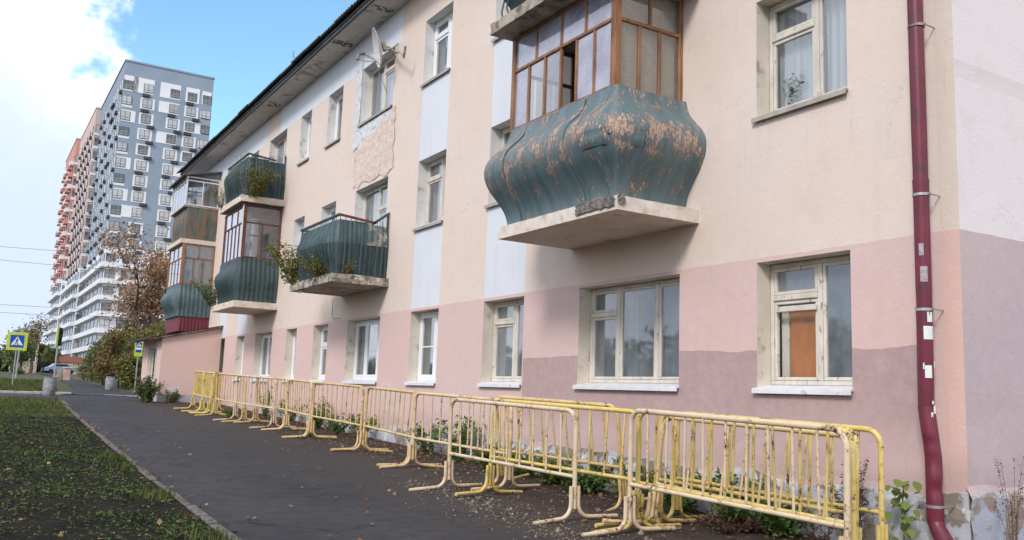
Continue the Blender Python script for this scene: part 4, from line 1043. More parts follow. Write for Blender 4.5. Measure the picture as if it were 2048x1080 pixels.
# H1 / H2 stack
h1 = balcony_slab("balcony", 5.98, 24.42, 27.0, 2.10, 2.28, M_SLABPAINT, "glazed balcony with teal ribbed front and dark red-brown window bars", rag=.06, seed=41)
cladding(h1, "ribbed_sheet", M_TEAL, 6.12, 24.58, 26.85, 2.28, 1.22, .27, .55, corr=.011, corr_p=.13, jitter=.006, seed=42, nv=18, boxy=True)
glazing(h1, 6.13, 24.62, 26.80, 3.50, 4.99, 4.50, M_DARKWOOD, [.2, .4, .6, .8], [.33, .66], [.5], [], M_GLASSD, post=.08, bar=.04, smat=M_GLASS)
hobj(MB().bbox(6.105, 6.12, 24.6, 24.72, 3.5, 5.0, .003), "corner_cover", [M_OLDWOOD], h1)
hobj(MB().grid(lambda u, v: (6.42 + .02 * math.sin(u * 50), 24.9 + 1.7 * u, 3.52 + 1.4 * v), 60, 2), "curtain", [M_CURTW], h1)
hobj(MB().grid(lambda u, v: (6.65 + .03 * u, 24.75 + .01 * math.sin(u * 20), 3.52 + .75 * v), 20, 2), "red_cloth", [simple("dark_red_cloth", (.14, .02, .03), .9, .2, 6, 0)], h1)
h2 = rod_balcony("balcony", 6.12, 24.60, 26.85, 5.25, 1.18, .22, 5.05, "open third-storey balcony with dark teal rods and yellowing weeds", 51, .08, M_CONC, low_mat=M_TEAL, up_mat=M_TEAL, flat_top=True, edge=M_SLABPAINT)
# L1 / L2 stack above the annex
l1 = balcony_slab("balcony", 5.98, 32.60, 35.2, 4.92, 5.08, M_SLABPAINT, "far glazed balcony with ribbed teal front standing on the annex roof", rag=.03, seed=61)
cladding(l1, "ribbed_sheet", M_TEALL, 6.10, 32.62, 35.1, 2.32, 1.15, .28, .5, corr=.013, corr_p=.15, jitter=.004, seed=62, nv=18, boxy=True)
cladding(l1, "base_sheet", M_MAROON, 6.18, 32.66, 35.1, 1.80, .52, 0.0, .5, corr=.008, corr_p=.12, jitter=.003, seed=63, nv=2)
glazing(l1, 6.08, 32.62, 35.1, 3.47, 4.92, 4.40, M_BROWNWOOD, [.25, .5, .75], [.33, .66], [.33, .66], [.5], M_GLASSD, post=.08, bar=.04)
hobj(MB().grid(lambda u, v: (6.2 + .95 * u, 32.74 + .015 * math.sin(u * 40), 3.5 + 1.35 * v), 40, 2), "curtain", [M_CURTW], l1)
l2 = hobj(MB().bbox(6.0, XF - .002, 32.64, 35.15, 6.24, 6.30, .006), "balcony", [M_CONC]); l2['label'] = "top far balcony with white metal glazing, dark slanting roof and rust-brown boards"
cladding(l2, "board", M_TEALRUST, 6.12, 32.66, 35.1, 5.08, 1.16, .10, .12, jitter=.006, seed=71, nv=12, boxy=True)
glazing(l2, 6.02, 32.62, 35.2, 6.30, 7.35, 7.20, M_ALU, [.2, .4, .6, .8], [.5], [.5], [], M_GLASS, post=.05, bar=.03)
hobj(MB().hexa(((5.86, 32.5, 7.33), (XF - .01, 32.5, 7.62), (XF - .01, 35.3, 7.62), (5.86, 35.3, 7.33), (5.86, 32.5, 7.38), (XF - .01, 32.5, 7.67), (XF - .01, 35.3, 7.67), (5.86, 35.3, 7.38))), "balcony_roof", [M_SLATE], l2)
hobj(MB().add(((6.07, 32.66, 7.35), (XF - .02, 32.66, 7.35), (XF - .02, 32.66, 7.62)), ((0, 1, 2),)), "gable_panel", [M_GLASSD], l2)
hobj(MB().bbox(6.75, 7.0, 32.9, 33.2, 6.31, 6.52, .01), "cardboard_box", [simple("cardboard", (.36, .24, .14), .85, .1, 5, .1)], l2)

# ------------------------------------------------------------------ the annex
def annex():
    A = tag(empty("porch_annex", (6.2, 32.3, g(32))), "small pink lean-to annex with a maroon roof below the far balconies", "annex")
    mp = Nodes("annex_render"); P = mp.tc('Object'); gp = mp.n("ShaderNodeNewGeometry").outputs['Position']; x, y, z = mp.sep(gp)
    n1 = mp.noise(1.2, 5, .55, gp); c = mp.mix(mp.st(n1, .3, .7), (.70, .49, .43), (.69, .51, .465))
    sp_ = mp.mt('ADD', mp.mt('ADD', mp.mt('POWER', mp.mt('DIVIDE', mp.mt('SUBTRACT', x, 5.75), .30), 2.0), mp.mt('POWER', mp.mt('DIVIDE', mp.mt('SUBTRACT', z, -.25), .17), 2.0)), mp.mt('MULTIPLY', mp.mt('SUBTRACT', mp.noise(6, 6, .7, gp), .5), 3.0))
    c = mp.mix(mp.mt('LESS_THAN', sp_, .8), c, (.62, .59, .57))
    c = mp.mix(mp.st(mp.mt('ADD', z, mp.mt('MULTIPLY', n1, .1)), -.36, -.34, 1, 0), c, (.42, .42, .45))
    c = mp.mix(mp.st(mp.noise(3, 6, .6, gp), .55, .8, 0, .25), c, (.35, .24, .2))
    MP = mp.done(mp.principled(c, .9, 0, mp.bump(mp.noise(30, 5, .6, gp), .3, .008), .15))
    def ho(mb, n, m, p=None):
        o = mb.build(n, m); q = p or A; o.parent = q; o.matrix_parent_inverse = Matrix.Translation(-world_of(q)); return o
    xa, ya, yb = 5.33, 30.62, 34.15; zb = g(31) - .3
    wy0, wy1, wz0, wz1 = 31.45, 33.05, .02, 1.22
    mb = MB()
    mb.add(((xa, ya, zb), (XF, ya, zb), (XF, ya, 1.86), (xa, ya, 1.42)), ((0, 1, 2, 3),)); mb.add(((xa, yb, zb), (XF, yb, zb), (XF, yb, 1.86), (xa, yb, 1.42)), ((3, 2, 1, 0),))
    for (y0, y1, z0, z1) in ((ya, wy0, zb, 1.42), (wy1, yb, zb, 1.42), (wy0, wy1, zb, wz0), (wy0, wy1, wz1, 1.42)):
        mb.quad((xa, y0, z0), (xa, y0, z1), (xa, y1, z1), (xa, y1, z0))
    ho(mb, "wall", [MP])
    W = empty("window", (xa, 32.2, .02)); W.parent = A; W.matrix_parent_inverse = Matrix.Translation(-Vector(A.location))
    f = MB(); xi = xa + .06
    for (y0, y1, z0, z1) in ((wy0, wy1, wz1 - .06, wz1), (wy0, wy1, wz0, wz0 + .06), (wy0, wy0 + .06, wz0 + .06, wz1 - .06), (wy1 - .06, wy1, wz0 + .06, wz1 - .06), (31.95, 32.01, wz0 + .06, wz1 - .06), (32.5, 32.56, wz0 + .06, wz1 - .06)):
        f.bbox(xi, xi + .05, y0 + .003, y1 - .003, z0 + .001, z1 - .001, .004)
    ho(f, "frame", [M_OLDWOOD], W); ho(MB().box(xi + .02, xi + .025, wy0, wy1, wz0, wz1), "pane", [M_GLASS], W)
    ho(MB().box(xi + .3, xi + .32, wy0 - .2, wy1 + .2, wz0 - .2, wz1 + .15), "room_interior", [M_DARKROOM], W)
    r = MB().quad((xa, wy0, wz0), (xi + .05, wy0, wz0), (xi + .05, wy0, wz1), (xa, wy0, wz1)).quad((xa, wy1, wz0), (xa, wy1, wz1), (xi + .05, wy1, wz1), (xi + .05, wy1, wz0)).quad((xa, wy0, wz0), (xa, wy1, wz0), (xi + .05, wy1, wz0), (xi + .05, wy0, wz0)).quad((xa, wy0, wz1), (xi + .05, wy0, wz1), (xi + .05, wy1, wz1), (xa, wy1, wz1))
    ho(r, "reveal", [M_REVEAL], W)
    sl = (1.86 - 1.42) / (XF - xa)
    def zr(x): return 1.44 + (x - xa) * sl
    rf = ho(MB().hexa(((5.02, ya - .12, zr(5.02)), (XF - .004, ya - .12, zr(XF)), (XF - .004, yb + .15, zr(XF)), (5.02, yb + .15, zr(5.02)), (5.02, ya - .12, zr(5.02) + .05), (XF - .004, ya - .12, zr(XF) + .05), (XF - .004, yb + .15, zr(XF) + .05), (5.02, yb + .15, zr(5.02) + .05))), "roof", [M_CONC])
    y = ya - .16
    while y < yb:
        ho(MB().grid(lambda u, v: (4.96 + (XF - .005 - 4.96) * v, y + .34 * u, zr(4.96 + (XF - .005 - 4.96) * v) + .058 + .02 * max(0, math.cos(u * 2 * math.pi)) ** 6), 12, 2, shell=.006, nfn=lambda u, v: (-.2, 0, .97), smooth=False), "roof_sheet", [M_MAROON], rf); y += .336
    for i in range(5):
        ho(MB().grid(lambda u, v: (4.74 + .32 * v, 31.6 + i * .52 + .5 * u, zr(4.75) + .05 + .06 * v + .02 * math.sin(u * 12 + i) - .03 * (i % 2)), 8, 2, shell=.01, nfn=lambda u, v: (0, 0, 1), smooth=False), "loose_eave_sheet", [M_TEAL], rf)
annex()

# ------------------------------------------------------------------ crowd barriers
def make_barrier():
    """local frame: x along the barrier, y across, z up ; origin at the first post's foot on the ground"""
    Lb, H, rc, r = 2.34, 1.08, .13, .0235
    meshes = {}
    pts = [(0, 0, .12), (0, 0, .5), (0, 0, H - rc)]
    for k in range(1, 7): a = k / 6 * math.pi / 2; pts.append((rc - rc * math.cos(a), 0, H - rc + rc * math.sin(a)))
    pts += [(Lb * .5, 0, H)]
    for k in range(0, 7): a = k / 6 * math.pi / 2; pts.append((Lb - rc + rc * math.sin(a), 0, H - rc + rc * math.cos(a)))
    pts += [(Lb, 0, .5), (Lb, 0, .12)]
    meshes['frame'] = MB().tube(pts, r, 12).mesh("frame", [M_YEL])
    meshes['lower_rail'] = MB().tube([(.012, 0, 0), (Lb * .5, 0, 0), (Lb - .012, 0, 0)], .0195, 10).mesh("lower_rail", [M_YEL])
    meshes['bar'] = MB().tube([(0, 0, 0), (0, 0, .3), (0, 0, H - .43 - .012)], .0115, 8).mesh("bar", [M_YEL])
    f = []
    for sgn in (-1, 1):
        p = [(0, sgn * .045, .34), (0, sgn * .045, .17)]
        for k in range(1, 6): a = k / 5 * math.pi / 2 * .93; p.append((0, sgn * (.045 + .13 * (1 - math.cos(a))), .17 - .135 * math.sin(a)))
        p.append((0, sgn * .52, .022)); f.append(MB().tube(p, .021, 10).mesh("foot", [M_YEL]))
    meshes['feet'] = f
    return meshes, Lb, H
BM, LB, HB = make_barrier()
def slot_mat(o, m):
    o.material_slots[0].link = 'OBJECT'; o.material_slots[0].material = m
def barrier(p, q, mat, label, lean=0.0, hs=1.0, fturn=(0, 0), nbar=9, alt=None, lift=0.0):
    (x0, y0), (x1, y1) = p, q
    if not lean: lean = R.uniform(-.035, .035)
    L = math.hypot(x1 - x0, y1 - y0); rz = math.atan2(y1 - y0, x1 - x0)
    slope = math.atan2(g(y1) - g(y0), L)
    root = empty("crowd_barrier", (x0, y0, g(y0) + lift), 0)
    root.rotation_euler = (lean, -slope, rz); root.rotation_mode = 'XYZ'
    tag(root, label, "barrier", "yellow crowd barriers along the house wall")
    s = L / LB
    o = link_mesh("frame", BM['frame'], root); o.scale = (s, 1, hs); slot_mat(o, mat)
    o = link_mesh("lower_rail", BM['lower_rail'], root, (0, 0, .43 * hs)); o.scale = (s, 1, 1); slot_mat(o, alt or mat)
    for i in range(nbar):
        o = link_mesh("bar", BM['bar'], root, (L * (i + 1) / (nbar + 1) + R.uniform(-.006, .006), 0, .43 * hs), (R.uniform(-.012, .012), R.gauss(0, .02) * (2.2 if R.random() < .15 else 1), 0)); o.scale = (1, 1, hs * 1.0); slot_mat(o, mat)
    for e, X in enumerate((0, L)):
        for k in range(2):
            o = link_mesh("foot", BM['feet'][k], root, (X, 0, 0), (0, 0, fturn[e] + R.uniform(-.12, .12))); slot_mat(o, mat if R.random() < .8 else (alt or mat))
    return root
# (near to far) 
barrier((5.38, 6.62), (5.43, 4.26), M_CREAM, "front peach-cream barrier of the nearest stack, closest to the path", hs=1.05, alt=M_CREAM)
barrier((5.56, 6.72), (5.60, 4.34), M_YEL, "bright yellow rust-chipped barrier right behind the front one of the nearest stack", lean=.03, hs=1.045)
barrier((5.76, 6.78), (5.62, 4.46), M_PEACH, "dull peach barrier leaning out towards the path in the middle of the nearest stack", lean=-.13, hs=1.0)
barrier((6.02, 6.98), (6.10, 4.72), M_YEL, "upright yellow barrier second from the wall in the nearest stack", lean=.0, hs=1.02)
barrier((6.34, 7.05), (6.48, 4.75), M_YEL, "rust-chipped yellow barrier nearest the wall in the nearest stack, beside the dry weeds", lean=.02, hs=1.02)
barrier((5.09, 9.70), (5.28, 7.36), M_CREAM, "pale pinkish-white barrier in front of a yellow one, left of the nearest stack", hs=1.0, alt=M_CREAM)
barrier((5.36, 9.20), (5.72, 6.95), M_YEL, "yellow barrier behind the pale pinkish-white one", hs=1.02)
barrier((6.02, 10.0), (6.38, 7.95), M_OCHRE, "peach-topped barrier leaning back towards the wall behind the yellow one", lean=.16, hs=1.05)
barrier((5.66, 11.95), (5.85, 9.55), M_PEACH, "peach barrier whose right end passes behind the pale pinkish-white one", hs=1.0)
barrier((5.83, 14.30), (5.66, 12.02), M_OCHRE, "ochre barrier in front of the pale repair patch, seen whole", hs=1.0)
barrier((5.79, 16.85), (5.83, 14.42), M_OCHRE, "ochre barrier below the wide white plastic window, seen whole", hs=1.0)
barrier((5.93, 18.85), (5.80, 16.95), M_PEACH, "short-looking peach barrier with close-set bars, left of the two whole ochre ones", hs=1.0)
barrier((5.89, 21.1), (5.94, 18.95), M_OCHRE, "ochre barrier overlapped by a paler one, before the close-barred one", hs=1.0)
barrier((5.60, 21.8), (5.82, 19.42), M_CREAM, "pale cream barrier overlapping the front of an ochre one in the far run", hs=1.0)
barrier((5.52, 23.5), (5.66, 21.25), M_OCHRE, "ochre barrier just right of the three edge-on ones at the far end", hs=1.0)
barrier((5.55, 24.3), (6.08, 25.6), M_YEL, "far yellow barrier turned across towards the annex wall", hs=1.0, nbar=9)
barrier((5.52, 25.0), (5.55, 24.1), M_YEL, "dense edge-on yellow barrier, second from the annex", hs=1.0)
barrier((5.57, 26.4), (5.53, 25.1), M_YEL, "last yellow barrier of the run, nearest the annex", hs=1.0)

# ------------------------------------------------------------------ plants by the wall and on the balconies
def weed(x, y, h, spread, n, leaf, mat, label, name="wall_weed", z=None, nl=None, stem=M_STEM, group=None, seed=0, up=.8, bias=(0, 0), cat="weed", aspect=.45, rad=.004):
    rr = np.random.default_rng(seed + int(abs(x) * 100) + int(y * 37))
    z = g(y) if z is None else z
    root = empty(name, (x, y, z)); tag(root, label, cat, group)
    st = MB(); C = []
    for i in range(int(n * 1.35)):
        a = rr.uniform(0, 6.28); rb = spread * .25 * rr.random(); b = np.array([rb * math.cos(a), rb * math.sin(a), -.02]); hh = h * rr.uniform(.5, 1.0); sp = spread * rr.uniform(.2, 1.0)
        tip = np.array([b[0] + sp * math.cos(a) + bias[0] * hh, b[1] + sp * math.sin(a) + bias[1] * hh, hh]); mid = (b + tip) / 2 + np.array([-.15 * sp * math.cos(a), -.15 * sp * math.sin(a), hh * .12])
        st.tube([b, mid, tip], rad, 4, cap=False, radii=[rad, rad * .8, rad * .4])
        m = int((nl or 16) * 2.4)
        for t in rr.random(m) ** .8:
            p = (1 - t) ** 2 * b + 2 * t * (1 - t) * mid + t * t * tip; C.append(p + rr.normal(0, leaf * .3, 3))
    C = np.array(C); 
    V, F = leaves(C, rr.uniform(.6, 1.25, len(C)) * leaf, rr, .3, aspect, .25)
    V[:, 2] = np.maximum(V[:, 2], 0.004) if cat == "weed" and z == g(y) else V[:, 2]
    if z == g(y) and x < XF: V[:, 0] = np.minimum(V[:, 0], XF - .03 - x)
    st.build("stem", [stem], root)
    link_mesh("foliage", np_mesh("foliage", V, F, [mat]), root)
    return root
WG = "green weeds along the foot of the house wall"
for i, (x, y, h, s, n, lf, mat, lb, sd) in enumerate([
    (6.86, 21.6, .62, .35, 12, .07, M_LWEED, "dark green weed clump behind the far barriers below the white windows", 1),
    (6.75, 23.3, .85, .28, 9, .07, M_LWEED, "tall thin weed seen through the far ochre barriers", 2),
    (6.9, 19.6, .75, .38, 13, .075, M_LWEED, "tall bushy weed behind the short-looking peach barrier", 3),
    (6.82, 18.1, .42, .40, 14, .07, M_LWEED, "low spreading weed at the foot of the ochre barrier below the wide plastic window", 4),
    (6.84, 16.95, .50, .32, 12, .07, M_LVINE, "light green weed right of the low spreading one", 5),
    (6.9, 14.0, .55, .36, 14, .07, M_LWEED, "green weed at the crumbled plinth behind the second whole ochre barrier", 6),
    (6.86, 12.75, .72, .42, 18, .075, M_LWEED, "tall feathery weed between two barrier ends at the plinth", 7),
    (6.82, 11.75, .36, .34, 12, .08, M_LVINE, "small light green weed behind the pale pinkish-white barrier's left post", 8),
    (6.85, 10.75, .40, .40, 16, .075, M_LWEED, "low weed under the old two-pane window behind the pale barrier", 9),
    (6.82, 10.0, .36, .36, 14, .09, M_LVINE, "leafy light weed behind the bars of the pale barrier", 10),
    (6.82, 9.2, .42, .42, 18, .085, M_LWEED, "dark leafy weed between the pale barrier and the leaning one", 11),
    (6.88, 8.5, .40, .34, 12, .09, M_LYEL, "yellow-green weed just left of the nearest stack's posts", 12),
    (6.86, 7.55, .42, .40, 15, .09, M_LWEED, "broad-leaved weed seen under the left half of the nearest stack", 13),
    (6.9, 6.75, .50, .42, 20, .075, M_LVINE, "bushy bright weed seen under the middle of the nearest stack", 14),
    (6.88, 6.15, .36, .36, 13, .085, M_LWEED, "low weed seen under the right half of the nearest stack", 15),
    (5.75, 23.0, .30, .22, 9, .05, M_LVINE, "small tuft growing between the far barriers' feet", 16),
    (5.75, 17.05, .10, .18, 8, .04, M_LVINE, "tiny green tuft at a barrier foot in the dirt", 17)]):
    weed(x, y, h, s, n, lf, mat, lb, seed=sd, group=WG)
weed(4.95, 30.1, .85, .45, 24, .09, M_LBUSHG, "dark green shrub at the annex corner", "annex_shrub", cat="shrub", nl=30, seed=20)
weed(5.75, 30.3, .45, .5, 14, .07, M_LBUSHG, "low weeds along the annex front wall", "annex_weed", seed=21, nl=16)
weed(6.9, 5.35, .85, .30, 18, .03, M_LDRY, "dry red-brown weed thicket left of the vine by the downpipe", "dry_weed", seed=22, nl=22, stem=M_DRYSTEM, rad=.003)
weed(6.95, 5.75, .50, .30, 12, .03, M_LDRY, "dry brown weeds behind the nearest stack's last post", "dry_weed", seed=23, nl=14, stem=M_DRYSTEM, rad=.003)
weed(6.6, 6.5, .12, .45, 22, .05, M_LDRY, "heap of dry brown grass under the nearest stack", "dry_grass_heap", seed=24, nl=20, stem=M_DRYSTEM, rad=.002)
weed(7.55, 4.28, 1.0, .12, 7, .025, M_LDRY, "thin dry stalks in front of the lilac end wall", "dry_stalks", seed=25, nl=16, stem=M_DRYSTEM, rad=.0025)
weed(8.0, 4.25, .85, .10, 5, .025, M_LDRY, "second thin dry stalk farther along the end wall", "dry_stalks", seed=26, nl=14, stem=M_DRYSTEM, rad=.0025)
# vine with individual leaves beside the downpipe
def vine():
    root = tag(empty("wall_vine", (6.97, 4.92, g(4.9))), "young vine with broad yellow-green leaves beside the downpipe", "vine")
    rr = random.Random(12)
    MB().tube([(0, 0, -.02), (.03, -.01, .2), (.05, .02, .42), (.06, .0, .62)], .006, 6).build("stem", [M_STEM], root)
    lm = MB()
    V = [(0, 0, 0)]; out = [(0.0, .02), (.35, .32), (.7, .38), (1.0, 0.0)]
    shape = [(0, 0), (.10, .30), (.38, .44), (.72, .30), (1.0, 0), (.72, -.30), (.38, -.44), (.10, -.30)]
    vs_ = [(a, b, -.10 * a * a + .12 * abs(b)) for a, b in shape] + [(.42, 0, -.04)]
    lm.add(vs_, [(i, (i + 1) % 8, 8) for i in range(8)], 0, True)
    me = lm.mesh("leaf", [M_LVINE])
    for k in range(44):
        t = rr.random(); z = .08 + .60 * t; s = rr.uniform(.055, .105)
        o = link_mesh("leaf", me, root, (.05 + rr.uniform(-.10, .06), rr.uniform(-.14, .14), z), (rr.uniform(-.5, .5), rr.uniform(.3, 1.0), math.pi + rr.uniform(-1.5, 1.5))); o.scale = (s, s, s)
vine()
BGp = "weeds growing on the balconies"
weed(6.0, 19.35, .95, .62, 24, .075, M_LYEL, "green-yellow bush sprouting from the far end of the crumbling balcony slab", "balcony_weed", z=2.30, seed=30, bias=(-.25, .35), cat="balcony plant", nl=22, group=BGp)
weed(5.95, 17.6, .40, .55, 20, .055, M_LYEL, "low yellowing weeds along the front of the crumbling slab", "balcony_weed", z=2.31, seed=31, bias=(-.3, 0), cat="balcony plant", nl=16, group=BGp)
weed(6.3, 16.85, .30, .20, 7, .045, M_LYEL, "small weed at the near corner of the crumbling slab", "balcony_weed", z=2.31, seed=32, bias=(0, -.3), cat="balcony plant", nl=12, group=BGp)
weed(6.3, 24.42, .85, .60, 26, .065, M_LYEL, "yellow bush at the near end of the third-storey open balcony", "balcony_weed", z=5.22, seed=33, bias=(.1, -.25), cat="balcony plant", nl=22, group=BGp)
weed(5.95, 26.7, .70, .45, 20, .065, M_LYEL, "green grass-like weed at the far end of the third-storey open balcony", "balcony_weed", z=5.22, seed=34, bias=(-.3, .2), cat="balcony plant", nl=12, aspect=.2, group=BGp)
weed(6.2, 25.6, .95, .25, 7, .03, M_LDRY, "dry stalks standing up from the third-storey open balcony", "balcony_weed", z=5.9, seed=35, cat="balcony plant", nl=8, stem=M_DRYSTEM, group=BGp)
weed(5.98, 26.9, .90, .50, 20, .065, M_LBUSHG, "green bush at the far end of the glazed balcony with dark red-brown bars", "balcony_weed", z=2.28, seed=36, bias=(-.2, .25), cat="balcony plant", nl=18, group=BGp)

weed(7.505, 6.50, .42, .14, 7, .06, M_LWEED, "green potted houseplant behind the upper cream window nearest the downpipe", "houseplant", z=3.22, seed=40, cat="houseplant", nl=14)
# ------------------------------------------------------------------ satellite dishes and aerial
def dish(x, y, z, r, rz, tilt, label, name="satellite_dish", arm=True):
    root = tag(empty(name, (x, y, z)), label, "satellite dish")
    piv = empty("dish_head", (0, 0, 0)); piv.parent = root; piv.rotation_euler = (tilt, 0, rz)
    md = simple("dish_enamel", (.66, .66, .66), .5, .08, 5, .05)
    MB().grid(lambda u, v: (r * v * math.cos(u * 2 * math.pi), -.28 * r * (1 - v * v) * -1 - .28 * r, r * v * 1.08 * math.sin(u * 2 * math.pi)), 32, 6, shell=.006, nfn=lambda u, v: (0, 1, 0)).build("reflector", [md], piv)
    if arm:
        MB().tube([(0, -.1, -r * 1.0), (0, -.35 * r, -r * .8), (0, -r * 1.05, -.1)], .012, 6).tube([(-r * .6, -.05, -r * .5), (0, -r * 1.05, -.1)], .006, 5).tube([(r * .6, -.05, -r * .5), (0, -r * 1.05, -.1)], .006, 5).build("feed_arm", [M_STEEL], piv)
        MB().tube([(0, -r * .95, -.1), (0, -r * 1.2, -.1)], .035, 10).build("receiver", [M_BRICKRAW], piv)
        MB().tube([(0, .02, 0), (.0, .16, -.02), (0, .2, -.1)], .02, 8).bbox(-.06, .06, .02, .10, -.1, .1, .01).build("mount", [M_CONC], piv)
    MB().tube([(0, 0, 0), (XF - x + .02, .0, -.05)], .018, 8).build("wall_arm", [M_CONC], root)
    return root
dish(6.84, 17.02, 7.26, .40, math.radians(-108), .25, "white satellite dish seen edge-on in front of the third-storey window")
dish(6.62, 20.55, 3.55, .28, math.radians(-100), .1, "small white dish rim showing behind the crumbling balcony", arm=False)
MB_ = MB().tube([(6.95, 17.55, 7.12), (6.9, 18.1, 7.3), (6.9, 18.55, 7.5)], .013, 6).tube([(XF + .01, 17.04, 7.15), (6.95, 17.55, 7.12)], .012, 6).tube([(6.95, 17.6, 7.12), (7.1, 17.2, 6.35)], .008, 5).bbox(6.87, 6.93, 18.5, 18.6, 7.46, 7.6, .01)
an = tag(MB_.build("aerial_bracket", [M_CONC]), "thin bent aerial bracket on the wall left of the satellite dish", "aerial")
an2 = tag(MB().tube([(XF + .01, 16.98, 7.42), (7.02, 16.9, 7.22), (6.95, 16.5, 7.0), (6.9, 16.1, 6.85), (6.9, 15.92, 6.68)], .018, 6).tube([(6.9, 15.95, 6.7), (6.88, 15.84, 6.90)], .026, 6).build("dish_bracket", [M_CONC]), "dark bent bracket sticking out right of the satellite dish", "bracket")
# telephone-type wires tipping over the roof edge
tag(MB().tube([(6.62, 22.2, 8.5), (6.6, 22.5, 8.72), (6.62, 22.75, 8.80), (6.6, 22.6, 8.92)], .008, 5).build("loose_roof_wire", [M_SLATE]), "loose black wire curling up from the roof edge", "wire")

# ------------------------------------------------------------------ street furniture
M_POLE = simple("grey_post_paint", (.34, .35, .36), .5, .15, 5, .1)
M_SIGNY = simple("fluorescent_yellow_sheet", (.50, .60, .06), .5, .04, 3, 0)
M_SIGNB = simple("blue_sign_sheet", (.012, .075, .42), .45, .06, 3, 0)
M_SIGNW = simple("white_sign_sheet", (.80, .80, .80), .5, .04, 3, 0)
M_BLACK = simple("black_sign_figure", (.015, .015, .017), .5, .1, 3, 0)
def crossing_sign(x, y, zc, s, ztop, rz, label, tall=1.0):
    root = tag(empty("pedestrian_crossing_sign", (x, y, g(y)), rz), label, "road sign", "pedestrian crossing signs")
    z = zc - g(y); h = s * tall
    MB().tube([(0, .03, -.1), (0, .03, z + h * .5)], .03, 10).build("post", [M_POLE], root)
    MB().bbox(-s / 2, s / 2, -.016, -.002, z - h / 2, z + h / 2, .01).build("backing_board", [M_SIGNY], root)
    b = s * .34; bz = z + (0 if tall == 1 else h * .5 - s * .5)
    bl = MB().bbox(-b, b, -.020, -.0165, bz - b, bz + b, .003).build("blue_panel", [M_SIGNB], root)
    t = b * .86
    MB().add(((-t, -.0215, bz - t * .72), (t, -.0215, bz - t * .72), (0, -.0215, bz + t * .92)), ((0, 1, 2),)).build("white_triangle", [M_SIGNW], root)
    f = MB(); k = b; yq = -.0235
    def bar(p, q, w): 
        p, q = Vector((p[0] * k, 0, p[1] * k)), Vector((q[0] * k, 0, q[1] * k)); d = (q - p).normalized(); nrm = Vector((-d.z, 0, d.x)) * w * k
        f.add([(v.x, yq, v.z + bz) for v in (p - nrm, p + nrm, q + nrm, q - nrm)], ((0, 1, 2, 3),))
    hd = [(.03 * k + .085 * k * math.cos(a * math.pi / 5), yq, bz + .42 * k + .085 * k * math.sin(a * math.pi / 5)) for a in range(10)]
    f.add(hd, (tuple(range(10)),))
    bar((.0, .32), (-.06, -.05), .085); bar((-.06, -.05), (.20, -.55), .06); bar((-.06, -.05), (-.30, -.50), .06); bar((0, .28), (.22, .05), .045); bar((0, .28), (-.26, .08), .045)
    for i in range(4): bar((-.5 + i * .27, -.56), (-.36 + i * .27, -.56), .04)
    f.build("walking_figure", [M_BLACK], root)
    if tall > 1:
        MB().bbox(-b, b, -.020, -.0165, bz - b - s * .34 - s * .30, bz - b - s * .30, .003).build("lower_plate", [M_SIGNB], root)
        MB().bbox(-b, b, -.020, -.0165, bz - b - s * .28, bz - b - s * .02, .003).build("white_plate", [M_SIGNW], root)
    return root
crossing_sign(1.93, 49.15, 1.70, .88, 0, -.03, "square yellow-edged crossing sign on a post on the left lawn")
crossing_sign(6.75, 44.6, 1.50, .36, 0, -.05, "narrow tall yellow-edged crossing sign by the bushes near the annex", tall=2.0)
def bin_(x, y, label):
    root = tag(empty("litter_bin", (x, y, g(y))), label, "litter bin", "grey litter bins by the street")
    m = simple("grey_bin_metal", (.30, .31, .32), .6, .3, 6, .2, dirt=(.12, .11, .10), dirt_amt=.3)
    MB().grid(lambda u, v: ((.19 + .03 * math.sin(v * 3.1)) * math.cos(u * 6.2832), (.19 + .03 * math.sin(v * 3.1)) * math.sin(u * 6.2832), .04 + .56 * v), 20, 8, shell=.012, nfn=lambda u, v: (math.cos(u * 6.2832), math.sin(u * 6.2832), 0)).build("drum", [m], root)
    MB().tube([(.205 * math.cos(a * math.pi / 8), .205 * math.sin(a * math.pi / 8), .60) for a in range(17)], .014, 6).build("rim", [m], root)
    MB().tube([(.2 * math.cos(a * math.pi / 8), .2 * math.sin(a * math.pi / 8), .04) for a in range(17)], .014, 6).tube([(0, 0, -.05), (0, 0, .06)], .19, 20).build("base", [m], root)
bin_(2.50, 34.65, "grey drum bin at the street edge under the traffic light"); bin_(5.72, 45.0, "pale grey bin in front of the bushes")
def traffic_light(x, y):
    root = tag(empty("pedestrian_light", (x, y, g(y))), "slim pole with a dark signal head and yellow backing board", "traffic light")
    MB().tube([(0, 0, -.1), (0, 0, 3.05)], .05, 10).build("pole", [M_POLE], root)
    h = MB().bbox(-.02, .16, -.20, -.05, 2.05, 3.0, .02).build("signal_head", [M_BLACK], root)
    for z in (2.3, 2.75): MB().grid(lambda u, v: (.07 + .07 * math.cos(math.pi * u), -.20 - .12 * v, z + .08 * math.sin(math.pi * u)), 10, 1, shell=.006, nfn=lambda u, v: (math.cos(math.pi * u), 0, math.sin(math.pi * u))).build("visor", [M_BLACK], h)
    MB().bbox(-.11, .0, -.048, -.035, 2.05, 3.0, .005).build("backing_board", [M_SIGNY], root)
traffic_light(3.95, 52.5)
